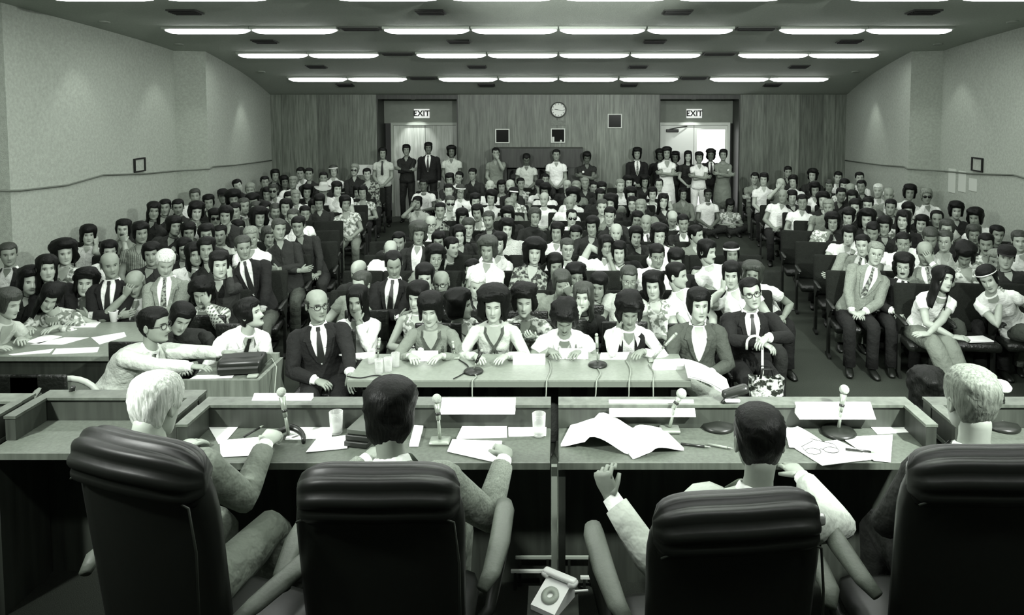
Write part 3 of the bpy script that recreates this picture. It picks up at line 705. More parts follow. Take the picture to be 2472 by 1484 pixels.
        body.tube(pts, [r * (k if m_ else 1) * fm * (.97 + .03 * b) for r, m_ in zip(rad, ml + [ml[-1]])], 12 if lod == 0 else 10 if lod == 1 else 8, ml, ref=(0, -1, 0.2))
        if h_.get('fist'): pass
        hand(body, W + df * .012, np.asarray(h_['d'], float) * 1.0, h_['n'], s, h_['curl'], 0, lod, .93 if female else 1.0)
    o = body.build('person', slots, None, True, fix=False)
    o.location = (base[0], base[1], zf); o.rotation_euler.z = byr
    tag(o, label, 'person', group)
    # hair
    if hair in HS:
        mb = MB(); mb.grid(hv(hair_mesh(hair, rnd, lod)), 0, True); mb.build('hair', HAIR[ht], o, True, fix=False)
    elif hair == 'hat':
        mb = MB(); mb.grid(hv(hair_mesh('s', rnd, lod)), 0, True); mb.build('hair', HAIR[ht], o, True, fix=False)
        an = np.arange(20) * math.pi / 10
        ring = lambda r, z: hv(np.array([(r * math.cos(a), r * math.sin(a) * 1.15, z + .018 * math.cos(2 * a) * (r > .12)) for a in an]))
        mb = MB(); mb.grid(np.array([ring(r, z) for r, z in ((.088, .045), (.17, .052), (.172, .056), (.09, .062), (.084, .12), (.074, .158), (.03, .165))]), 0, True, False, True); mb.build('hat', mat('straw', 0.62, 0.8, bump=0.6, bscale=200), o, True)
    elif hair == 'cap':
        mb = MB(); mb.grid(hv(hair_mesh('s', rnd, lod)), 0, True); mb.build('hair', HAIR[ht], o, True, fix=False)
        an = np.arange(20) * math.pi / 10
        ring = lambda r, z: hv(np.array([(r * math.cos(a) * .86, r * math.sin(a) + .003, z) for a in an]))
        mb = MB(); mb.grid(np.array([ring(r, z) for r, z in ((.104, .042), (.108, .075), (.098, .112), (.06, .138), (.02, .143))]), 0, True, False, True)
        mb.grid(hv(np.array([[(x, -.085 - .085 * q * (1 - (x / .085) ** 2), .05 - .008 * q) for x in np.linspace(-.08, .08, 9)] for q in (0, .5, 1)]))); mb.build('cap', CL[extra or 'black'], o, True)
    if glasses:
        mb = MB(); thick = glasses in ('t', 's'); r = .0030 if thick else .0016; an = np.arange(13) * math.pi / 6
        yb = float(face_y(0.0, .012)) - .006
        for sx in (-1, 1):
            c = np.array([(sx * .033 + math.cos(a) * .0255, yb + .004 + .008 * (abs(sx * .033 + math.cos(a) * .0255) / .058) ** 2, .001 + math.sin(a) * .0205) for a in an]); mb.tube(hv(c), r, 5, 0, cap=False)
            mb.tube(hv(np.array([(sx * .058, yb + .010, .006), (sx * .073, yb + .05, .006), (sx * .078, .01, .004), (sx * .076, .03, -.012)])), r, 5)
        mb.tube(hv(np.array([(-.009, yb + .003, .006), (0, yb, .009), (.009, yb + .003, .006)])), r, 5)
        g = mb.build('glasses', spec_m if thick else spec_w, o, True)
        if glasses == 's':
            for sx in (-1, 1):
                mb = MB(); an2 = np.arange(12) * math.pi / 6
                mb.grid(hv(np.array([[(sx * .033 + math.cos(a) * .0255 * q, yb + .006 + .006 * q, .001 + math.sin(a) * .0205 * q) for a in an2] for q in (1, .5, .02)])), 0, True); mb.build('lens', lens_m, g, True)
    # clothing pieces that lie on the torso
    def strip(name, rows, m, eps=.006, n=4, par=None, th=.0):
        mb = MB(); G = np.array([[tf(t, x0 + (x1 - x0) * q, eps) for q in np.linspace(0, 1, n + 1)] for t, x0, x1 in rows]); mb.grid(G)
        return mb.build(name, m, par or o, True, fix=False)
    def collar(m, flare=.020, pts=.05, gap=24):
        mb = MB(); an = np.linspace(R(gap), R(360 - gap), 19); rows = []; T, X, Y = frame(1.0); C = spine(1.0)
        for h, r in ((-.012, .061), (.018, .058), (.026, .061), (.018, .067), (-.014, .066 + flare * .8), (-.022, .068 + flare)):
            row = []
            for a in an:
                k = gs(min(a - R(gap), R(360 - gap) - a), .45); p = C + T * h + X * r * math.sin(a) - Y * r * math.cos(a)
                if h < 0 and r > .065: p = p + np.array([0, -.010 * k, -pts * k * (1 if h < -.02 else .7)])
                if h > 0: p = p - T * .016 * k
                row.append(p)
            rows.append(row)
        mb.grid(np.array(rows)); return mb.build('collar', m, o, True, fix=False)
    if neck == 'shirt':
        strip('open_neck', [(1.02, -.040, .040), (.97, -.040, .040), (.93, -.026, .026), (.88, -.012, .012), (.85, -.001, .001)], SK[skin], .0065)
        collar(CL[top], .036, .05, 40)
        if lod < 2: strip('placket', [(t, -.013, .013) for t in np.linspace(.85, .3, 8)], CL[top], .010, 2)
    elif neck == 'vee':
        strip('open_neck', [(1.02, -.052, .052), (.96, -.055, .055), (.90, -.042, .042), (.82, -.022, .022), (.76, -.002, .002)], SK[skin], .0065)
    elif neck == 'tee':
        strip('open_neck', [(1.02, -.05, .05), (.975, -.05, .05), (.945, -.03, .03), (.935, -.002, .002)], SK[skin], .0065)
    elif neck == 'roll':
        mb = MB(); mb.tube([spine(.97), spine(1.02), N * .6 + hb * .4], [(.072, .07), (.064, .066), (.060, .062)], 14, 0, ref=(1, 0, 0), cap=False); mb.build('collar', CL[top], o, True, fix=False)
    elif neck in ('suit', 'open'):
        fm_ = CL[front or 'white']
        strip('shirt_front', [(1.03, -.05, .05), (.97, -.068, .068), (.90, -.070, .070), (.78, -.062, .062), (.62, -.045, .045), (.42, -.022, .022), (.36, -.004, .004)], fm_, .007, 6)
        collar(fm_, .016, .035, 16 if neck == 'suit' else 38)
        if neck == 'open': strip('open_neck', [(1.02, -.036, .036), (.97, -.036, .036), (.92, -.020, .020), (.86, -.001, .001)], SK[skin], .010)
        lm_ = CL[lapel or top]
        for s in (-1, 1):
            strip('lapel', [(1.03, s * .046, s * .070), (.97, s * .062, s * .100), (.88, s * .066, s * .120), (.84, s * .064, s * .126), (.83, s * .064, s * .104), (.62, s * .043, s * .078), (.44, s * .020, s * .040), (.37, s * .002, s * .012)], lm_, .016, 3)
    elif neck == 'vest':          # sleeveless dark or grey waistcoat over a blouse
        for s in (-1, 1):
            strip('waistcoat', [(.97, s * .060, s * .115), (.90, s * .050, s * .150), (.80, s * .050, s * .165), (.65, s * .050, s * .165), (.45, s * .050, s * .155), (.25, s * .050, s * .155)], CL[front], .012, 6)
        strip('open_neck', [(1.02, -.044, .044), (.96, -.040, .040), (.90, -.024, .024), (.84, -.001, .001)], SK[skin], .0075)
        collar(CL[top], .04, .07, 40)
    elif neck == 'tunic':         # wrapped tunic: crossing bands over a bare neck
        strip('open_neck', [(1.02, -.060, .060), (.95, -.062, .062), (.88, -.045, .045), (.78, -.022, .022), (.72, -.002, .002)], SK[skin], .0065)
        for s in (-1, 1):
            strip('neck_band', [(1.0, s * .062, s * .084), (.93, s * .060, s * .086), (.84, s * .036, s * .062), (.72, s * .0, s * .028), (.5, s * -.04, s * -.015), (.3, s * -.05, s * -.025)], CL[front or top], .012 + .002 * s, 3)
    if tie:
        mt = TIE[tie]; strip('tie', [(1.015, -.015, .015), (.975, -.017, .017), (.955, -.012, .012), (.80, -.021, .021), (.60, -.027, .027), (.44, -.031, .031), (.40, -.003, .003)], mt, .0165, 4)
    if extra == 'badge':
        mb = MB(); c = tf(.72, -.085, .016); T, X, Y = frame(.72); an = np.arange(14) * 2 * math.pi / 14
        mb.grid(np.array([[c + X * math.cos(a) * r + T * math.sin(a) * r - Y * y for a in an] for r, y in ((.026, -.006), (.026, .003), (.022, .005), (.001, .006))]), 0, True); mb.build('badge', badge_m, o, True)
    if extra == 'badgeR':
        mb = MB(); c = tf(.70, .10, .018); T, X, Y = frame(.70); an = np.arange(14) * 2 * math.pi / 14
        mb.grid(np.array([[c + X * math.cos(a) * r + T * math.sin(a) * r - Y * y for a in an] for r, y in ((.026, -.006), (.026, .003), (.022, .005), (.001, .006))]), 0, True); mb.build('badge', badge_m, o, True)
    if extra == 'headband':
        an = np.arange(25) * math.pi / 12; mb = MB(); mb.tube(hv(np.array([(math.cos(a) * .094, math.sin(a) * .112, .062 - .012 * math.sin(a)) for a in an])), [(.004, .014)] * 25, 6, 0, ref=(1, 0, 0), cap=False); mb.build('headband', CL['white'], o, True)
    return o

# clothing codes of the audience tables
TOPS = {'W': dict(top='white', sleeve='short', neck='shirt', w='white shirt'), 'T': dict(top='white', sleeve='short', neck='tee', w='white T-shirt'), 'L': dict(top='light', sleeve='short', neck='shirt', w='pale shirt'),
        'G': dict(top='grey', sleeve='short', neck='shirt', w='grey shirt'), 'D': dict(top='dark', sleeve='long', neck='shirt', w='dark shirt'), 'B': dict(top='black', sleeve='long', neck='tee', w='black top'),
        'K': dict(top='black', sleeve='suit', neck='suit', tie='k', w='black suit'), 'J': dict(top='tweed', sleeve='suit', neck='suit', tie='s', w='grey suit'), 'O': dict(top='dark', sleeve='suit', neck='open', w='dark jacket'),
        'P': dict(top='floral', sleeve='short', neck='vee', w='pale patterned top'), 'Q': dict(top='darkfloral', sleeve='long', neck='vee', w='dark patterned top'), 'X': dict(top='plaid', sleeve='long', neck='shirt', w='plaid shirt'),
        'N': dict(top='knit', sleeve='long', neck='tee', w='pale knit'), 'S': dict(top='stripe', sleeve='short', neck='shirt', w='striped shirt'), 'V': dict(top='white', sleeve='long', neck='vee', w='white blouse')}
# ================================================================= auditorium seats and audience
uph = mat('seat_upholstery', 0.011, 0.85, bump=0.4, bscale=120, var=0.25, vscale=30, spec=0.15)
uph2 = mat('seat_leatherette', 0.009, 0.35, bump=0.3, bscale=30)
arm_m = mat('seat_arm_wood', 0.014, 0.4); iron = mat('seat_iron', 0.010, 0.45)
def seat_parts():
    mb = MB(); mb.rbox((0, -.02, .40), (.44, .44, .09), .035, seg=5); a = mb.mesh('seat', [uph2], True, True)
    mb = MB(); mb.rbox((0, 0, 0), (.46, .075, .50), .03, rot=Matrix.Rotation(R(-12), 3, 'X'), seg=5); mb.v[-1] += np.array([0, .25, .68]); b = mb.mesh('backrest', [uph], True, True)
    mb = MB(); mb.rbox((0, 0, 0), (.045, .36, .03), .012, seg=3); c = mb.mesh('armrest', [arm_m], True, True)
    mb = MB(); mb.prism([(-.10, 0), (.10, 0), (.10, .025), (.03, .05), (.05, .60), (-.12, .60), (-.14, .56), (-.03, .45), (-.04, .05), (-.10, .025)], 0, -.015, .015); d = mb.mesh('leg', [iron], False, True)
    return a, b, c, d
SEAT, BACK, ARM, LEG = seat_parts()
def chair(x, y, label, rz=0.0):
    t = empty('auditorium_seat', (x, y, 0), rz, label, 'seat', 'auditorium seats')
    for nm, me, loc in (('seat', SEAT, (0, 0, 0)), ('backrest', BACK, (0, 0, 0)), ('armrest', ARM, (-.225, 0, .615)), ('armrest', ARM, (.225, 0, .615)), ('leg', LEG, (-.225, .08, 0)), ('leg', LEG, (.225, .08, 0))):
        o = bpy.data.objects.new(nm, me); COL.objects.link(o); o.parent = t; o.location = loc
    return t
ROW0, PITCH, GAP = 6.95, 0.82, 0.45
def pava(x, gap):
    """smallest shifts that keep neighbours at least gap apart"""
    y = [v - i * gap for i, v in enumerate(x)]; st = []
    for v in y:
        st.append([v, 1])
        while len(st) > 1 and st[-2][0] > st[-1][0]:
            b = st.pop(); a = st.pop(); st.append([(a[0] * a[1] + b[0] * b[1]) / (a[1] + b[1]), a[1] + b[1]])
    out = []
    for v, n in st: out += [v] * n
    return [v + i * gap for i, v in enumerate(out)]

# px py hair tone top [options]: head middle in the photograph, hair style and tone, clothes
LEFT = '''
20 613 s d O dk;113 646 l k B;73 678 b k D y10;155 611 a k P y10;213 566 o k W cheekR fe;298 553 m k G mu chinR;339 561 m k S;263 606 m k W g fe;266 638 d d K;
371 508 l k D dk;399 500 s k D dk;366 613 m k D fe;399 633 s w J p28;471 473 s d W dk;474 510 b k G;519 525 m k W s dk;504 488 m k D dk;524 474 cap k D;574 448 s k D r-18;604 458 s g D dk;
564 480 a k D dk;567 510 s k W g tie;589 497 s d W tie dk;574 553 m k P fe;532 566 s k L dk;499 566 m k D dk;469 613 l k W fe;499 601 m k D;607 571 s g W g;587 596 s d K y8;529 638 m k D cheekR fe;
639 440 s k D dk;664 423 m k D;708 440 s g W;726 418 s k W y-15;746 420 s k D;686 438 m k D dk;781 430 s k D dk;805 413 m d W hb;856 410 m g D s;886 420 s k Q;813 455 m k W;781 460 hat k W;741 463 b k D dk;
771 487 m k D p20 fe;758 500 m k P fe;736 515 s k K g;708 525 s d W g tie;645 468 m k W fe;660 460 s d W s;698 480 m k D fe;713 475 s g W;610 487 b k D dk;640 505 s k W p10;665 510 s d D dk;625 525 a k D dk;673 553 s d D y15 cross;
648 570 m d Q dk;864 463 m k W p10 fe;876 465 m k P g y-10;833 490 m k P fe;545 520 m k D dk;420 545 m k D y20 dk;455 560 m k Q dk;445 600 m k D fe;690 500 m k D dk;720 545 s k D dk;430 500 s k D dk;618 505 s d S;
'''
CENTRE = '''
1086 433 m k D;1108 428 s k W r10;1083 460 s k W g;1111 462 m d W hb t;1086 490 s d P s;1063 508 s k Q;1141 420 s k D dk;1147 485 m k W g;1183 450 d w W;1186 477 b k W fe;1232 448 d g D;1211 450 m k G;1240 470 o k P hb fe;
1257 443 s k P fe;1303 450 cap w W;1316 433 s k D dk;1316 460 b k W p15;1314 480 d d T;1231 495 s g G;1116 523 o k D fe;1153 513 m k P fe dk;1226 520 b k D fe;1291 523 m d D roll fe;1040 540 d g W t;1010 563 b d O y8;1131 548 m d D g fe;
1108 566 l k D fe;1223 553 b k N fe y10;963 583 s k D;943 604 d d W p20;950 636 r k K p22;1060 583 m k D;1090 596 s k L y38;1050 622 b k G g fe;1178 601 b d W fe y-12;1205 586 m k W g fe;1290 608 a k Q fe;1369 600 s d W g y10 arm;
1025 668 m k D p8;1065 682 d g L t y-8;1141 652 s k G g;1151 688 s w D p12;1281 668 b k D fe g;1391 668 b k D g fe;1356 684 m d G browR p15;1380 525 r k T s;1390 566 s k D p10;1376 490 d g T;1384 473 a k W;1457 548 m k W y-8;1472 520 s k D g;
1487 561 d g O;1462 593 l k W chinR fe;1494 608 m k B fe;1454 500 s d G;1474 490 a k D;1500 513 d g G;1449 473 m k D;1369 448 d g D;1391 452 s g G;1412 443 s g D;1432 452 s k D;1452 455 m k D;1497 448 s g W;1517 440 b k D fe;1556 438 b k D dk;
1591 446 r k W g;1575 468 m k P;1523 470 b k D;1526 492 l k D fe;1601 485 l k D fe;1547 500 s g G;1538 530 m k W;1560 538 d g K;1623 527 d d W p35;1649 538 s k O;1591 568 b k W g fe;1679 566 s k G y60;1706 607 m k T mu y55;1586 616 s k W g p10;
1633 628 m k B p20 fe;1766 612 m k D hb;1766 663 m k W cheekL p5;1817 663 b d W;1684 670 r k W g y-20 p-10;1633 664 s k W y70;1518 672 s d L p12 g;1578 690 b k P fe y-10;866 655 d d D y-20 p15;873 685 s d G y-35;
1345 560 m k W dk;1412 600 s k D dk;1340 640 m k D fe;1430 545 m k D;1180 530 s d D;1535 570 m k D fe;1445 690 m k B fe;
'''
RIGHT = '''
1902 415 s k D;1962 423 b k D lt;2023 428 s k W;2075 430 s k W;2080 450 s k D dk;2038 448 m k P fe;2002 448 s d D;1915 438 m k W;1885 445 d g G browL;1967 458 b k W none fe;1890 473 d g W;1912 476 m k D;1937 487 s k W g;2058 478 m k D;2053 458 d d D;
2120 460 s w W;2145 470 d w J;2196 465 b k W dk;2236 473 m g W s fe;2095 495 s k D;1987 483 b k D fe;2000 500 s g G;2193 508 m k B fe;2181 530 l k B fe;2261 528 r k L;2308 508 b k D;2354 525 b k W y-12;2048 523 m k D p12;2010 536 b k P g fe;2093 530 a k D;
2120 530 s d P;2050 568 m k W fe y-8;2083 591 s k J y-8 r-5;2113 611 s g J g r6;2108 558 s k W p20;2181 586 s k W g;2246 573 s d W p25;2281 581 s d L g;2286 553 m d D g;2351 566 m d D g;2381 588 s k P mu;2406 566 s k D y20;2461 581 s d W;2233 609 d d J browR p18;
2329 614 b k P p35;2404 628 s g W g;2429 621 cap k D;2181 642 b k K mu g;1844 433 m k W;1822 430 s k G;2150 500 s k D;2065 500 m k D;2135 545 m k D;2225 540 m k D;2030 470 s k D;
'''
def parse(tab):
    out = []
    for e in tab.replace('\n', '').split(';'):
        q = e.split()
        if len(q) < 5: continue
        out.append((float(q[0]), float(q[1]), q[2], q[3], q[4], q[5:]))
    return out
def opts(q):
    k = {}
    for t in q:
        if t in ('g', 't', 's'): k['glasses'] = t
        elif t == 'mu': k['mustache'] = True
        elif t == 'fe': k['female'] = True
        elif t == 'dk': k['skin'] = 'm'
        elif t == 'lt': k['skin'] = 'l'
        elif t == 'hb': k['extra'] = 'headband'
        elif t == 'tie': k['tie'] = 'k'
        elif t == 'roll': k['neck'] = 'roll'
        elif t == 'none': k['sleeve'] = 'none'
        elif t in ('cheekR', 'cheekL', 'chinR', 'chinL', 'browR', 'browL', 'cross', 'mouth'): k['pose'] = t
        elif t == 'arm': k['hands'] = {1: dict(T=(.55, .05, .95), d=(1, 0, -.1), n=(0, 0, -1), pole=(.3, .3, 1), curl=.4)}
        elif t[0] == 'y': k['yaw'] = float(t[1:])
        elif t[0] == 'p': k['pitch'] = float(t[1:])
        elif t[0] == 'r': k['roll'] = float(t[1:])
    return k
def hair_words(h, t):
    if h == 'hat': return 'white straw hat'
    if h == 'cap': return '%s cap' % ('white' if t == 'w' else 'dark')
    return '%s %s hair' % (HSW[h], HWORD[t])
rr = random.Random(11); SEATED = []
def seat_block(tab, block, where, heading, rows, lim, kmin=0):
    ppl = parse(tab); Ys = [ROW0 + PITCH * k for k in range(rows)]
    X = [[at_y(p[0], p[1], Y + .02).x for Y in Ys] for p in ppl]; Z = [[at_y(p[0], p[1], Y + .02).z for Y in Ys] for p in ppl]
    zc = lambda i, k: ((Z[i][k] - 1.14) / (.10 if Z[i][k] > 1.14 else .13)) ** 2 + max(0, Z[i][k] - 1.29) * 600
    asg = [min(range(kmin, rows), key=lambda k: zc(i, k)) for i in range(len(ppl))]
    def rcost(ids, k):
        ids = sorted(ids, key=lambda i: X[i][k]); xs = [X[i][k] for i in ids]
        lo, hi = lim(Ys[k]); cs = pava(xs, GAP)
        return sum(zc(i, k) for i in ids) + sum((abs(a - b) / .13) ** 2 for a, b in zip(xs, cs)) + sum((max(0, c - hi, lo - c) / .05) ** 2 for c in cs)
    members = {k: [i for i in range(len(ppl)) if asg[i] == k] for k in range(rows)}; cost = {k: rcost(members[k], k) for k in range(rows)}
    for sweep in range(12):
        moved = 0
        for i in range(len(ppl)):
            k0 = asg[i]; best = None
            for k1 in range(max(kmin, k0 - 3), min(rows, k0 + 4)):
                if k1 == k0: continue
                a = rcost([j for j in members[k0] if j != i], k0); b = rcost(members[k1] + [i], k1); g = a + b - cost[k0] - cost[k1]
                if g < -1e-6 and (best is None or g < best[0]): best = (g, k1, a, b)
            if best:
                g, k1, a, b = best; members[k0].remove(i); members[k1].append(i); cost[k0] = a; cost[k1] = b; asg[i] = k1; moved += 1
        if not moved: break
    rowd = {k: [ppl[i] for i in sorted(members[k], key=lambda i: X[i][k])] for k in members if members[k]}
    for k in sorted(rowd):
        Y = ROW0 + PITCH * k; wr_ = (wall_x(Y, 1) or 6.58) - .33; wl = -wr_
        ppl = rowd[k]; xs = [at_y(p[0], p[1], Y + .02).x for p in ppl]; cs = pava(xs, GAP)
        for i in range(len(cs)): cs[i] = max(cs[i], wl if i == 0 else cs[i - 1] + GAP * .97)
        for i in range(len(cs) - 1, -1, -1): cs[i] = min(cs[i], wr_ if i == len(cs) - 1 else cs[i + 1] - GAP * .97)
        # chairs, with empty ones in the gaps
        allc = [(c, True) for c in cs]
        for a, b in zip(cs, cs[1:]):
            n = int((b - a) / .5) - 1
            for j in range(n): allc.append((a + (b - a) * (j + 1) / (n + 1), False))
        allc.sort()
        for j, (c, used) in enumerate(allc):
            jj = j if block != 'left' else len(allc) - 1 - j
            chair(c, Y, 'dark auditorium seat, %s from %s, %s row from the front, %s' % (ORD[jj + 1], 'the aisle' if block != 'centre' else 'the wooden-door aisle', ORD[k + 1], where), R(heading))
        for j, ((px, py, h, t, top, q), c) in enumerate(zip(ppl, cs)):
            yh = Y + .03; P = at_y(px, py, yh)
            for _ in range(40):
                if P.z < 1.03 and yh > Y - .55: yh -= .02
                elif P.z > 1.27 and yh < Y + .25: yh += .02
                else: break
                P = at_y(px, py, yh)
            P.x = min(max(P.x, wl - .14), wr_ + .14); bx = min(max(c, P.x - .24), P.x + .24); by_ = max(min(Y + .02, yh + .36), yh - .1)
            kw = dict(TOPS[top]); wd = kw.pop('w'); o = opts(q); kw.update(o)
            kw.setdefault('yaw', rr.uniform(-14, 14)); kw.setdefault('pitch', rr.uniform(0, 8)); kw.setdefault('roll', rr.uniform(-5, 5)); kw.setdefault('skin', 'l' if rr.random() < .55 else 'm')
            kw.setdefault('pose', 'lap' if rr.random() < .8 else 'cross'); kw['yaw'] = kw['yaw'] - heading * 0.3 - math.degrees(math.atan2(P.x, P.y)) * .8
            jj = j if block != 'left' else len(cs) - 1 - j
            lab = '%s and %s, %s from %s, %s row, %s' % (hair_words(h, t), wd, ORD[jj + 1], 'the aisle' if block != 'centre' else 'wooden-door aisle', ORD[k + 1], where)
            lod = 1 if k < 6 else 2
            person(P, (bx, by_), heading, hair=h, ht=t, lod=lod, label=lab, group='seated audience', leg_m=rr.choice(['dark', 'mid', 'black', 'black', 'dark', 'grey']), build=rr.uniform(.93, 1.06), extra=kw.pop('extra', None), **kw)
            SEATED.append((block, k, px, py, P.z, c - xs[j]))
seat_block(LEFT, 'left', 'clerk-side block', 10, 11, lambda y: (-5.85 if y > 12 else -6.3, -2.95 - .13 * (y - 7)))
seat_block(CENTRE, 'centre', 'centre block', 0, 11, lambda y: (-2.6 - .11 * (y - 7), 2.6 + .11 * (y - 7)))
seat_block(RIGHT, 'right', 'white-door-side block', -10, 11, lambda y: (3.3 + .09 * (y - 7), 5.85 if y > 12 else 6.3), 1)
# ================================================================= dais, desk, executive chairs
DZ = 0.62; DT = DZ + 0.75          # dais floor, desk top
dais_m = mat('dais_carpet', 0.02, 0.95, bump=0.4, bscale=200, spec=0.1)
desk_top_m = mat('desk_laminate', 0.085, 0.55, var=0.25, vscale=60); rim_m = mat('desk_rim_wood', 0.06, 0.4, kind='wood', v2=0.12); desk_dark = mat('desk_panel', 0.02, 0.5, kind='wood', v2=0.045)
mb = MB(); mb.box(-6.2, 6.2, -3.9, 3.42, 0, DZ); o = mb.build('dais', dais_m, None); o['kind'] = 'structure'
paper_m = mat('paper_white', 0.85, 0.6, bump=0.2, bscale=9); card_m = mat('card_white', 0.88, 0.5); pages_m = mat('page_edges', 0.6, 0.7)
YN, YF, YR = 2.93, 3.245, 3.315
def desk_segment(x0, x1, dy, label, left=True, right=True):
    t = empty('dais_desk', ((x0 + x1) / 2, YN + dy, DZ), 0, label, 'desk', 'desk segments along the dais'); h = (x1 - x0) / 2; D = YF - YN; RD = YR - YN; Z = DT - DZ
    mb = MB(); mb.box(-h, h, 0, D, Z - .026, Z, bev=.006); mb.build('desk_top', desk_top_m, t)
    mb = MB(); mb.box(-h, h, -.012, 0, Z - .026, Z + .002); mb.build('edge_strip', rim_m, t)
    mb = MB(); mb.box(-h, h, D, RD, Z - .06, Z + .10); mb.build('rim', desk_dark, t)
    mb = MB(); mb.box(-h, h, D - .012, RD + .012, Z + .10, Z + .112); mb.build('rim_cap', rim_m, t)
    mb = MB(); mb.box(-h, h, D + .01, D + .04, 0, Z - .06); mb.build('modesty_panel', desk_dark, t)
    for s, on in ((-1, left), (1, right)):
        if on:
            xs = sorted((s * h, s * (h - .045))); mb = MB(); mb.box(xs[0], xs[1], D * .35, D - .012, Z + .002, Z + .10); mb.build('end_rim', desk_dark, t)
            mb = MB(); mb.box(xs[0] - .004, xs[1] + .004, D * .34, D - .012, Z + .10, Z + .112); mb.build('rim_cap', rim_m, t)
    mb = MB(); mb.box(-h + .0, -h + .03, .02, D, 0, Z - .045); mb.build('side_panel', desk_dark, t)
    return t
desk_segment(-1.655, -0.035, 0, 'desk segment with nameplate, microphones and papers beside the clerk side', True, False)
desk_segment(0.0, 1.64, 0, 'desk segment holding the open binder and spectacles', False, True)
desk_segment(-2.46, -1.70, .08, 'empty desk segment at the clerk end of the dais', True, True)
desk_segment(-3.30, -2.50, .04, 'end desk segment with a lone paper sheet by the plaster wall', False, True)
desk_segment(1.72, 2.7, .0, 'desk segment in front of the grey cropped-haired commissioner', True, False)
t = empty('desk_post', (-0.0175, YN + .03, DZ), 0, 'pale steel post between the two middle desk segments', 'post')
mb = MB(); mb.box(-.012, .012, -.012, .012, .26, DT - DZ - .03); mb.build('post_tube', mat('dull_steel', 0.28, 0.45), t)
mb = MB(); mb.box(-.014, .014, -.014, .014, .03, .20); mb.build('post_foot', mat('dull_steel', 0.28, 0.45), t)
mb = MB(); mb.box(-.03, .03, -.08, .08, 0, .03); mb.build('post_base', black_metal, t)
for x0, x1, y, z, lab in ((-.22, -.06, 3.20, .09, 'short steel floor rail under the desk beside the telephone'), (.10, .21, 3.20, .06, 'shorter steel floor rail under the binder desk'), (-.20, -.03, 3.225, .14, 'dull base strip under desk, telephone side'), (.03, .21, 3.225, .14, 'dull base strip under the binder desk')):
    mb = MB(); mb.box(x0, x1, y - .006, y + .006, DZ + z - .008, DZ + z + .008, bev=.003); o = mb.build('floor_rail', mat('floor_rail_steel', 0.6, 0.3) if z < .1 else mat('dull_steel', 0.28, 0.45), None); tag(o, lab, 'rail')
    for xx in (x0 + .02, x1 - .02):
        mb = MB(); mb.box(xx - .006, xx + .006, y - .006, y + .006, DZ, DZ + z - .006); mb.build('rail_foot', black_metal, o)

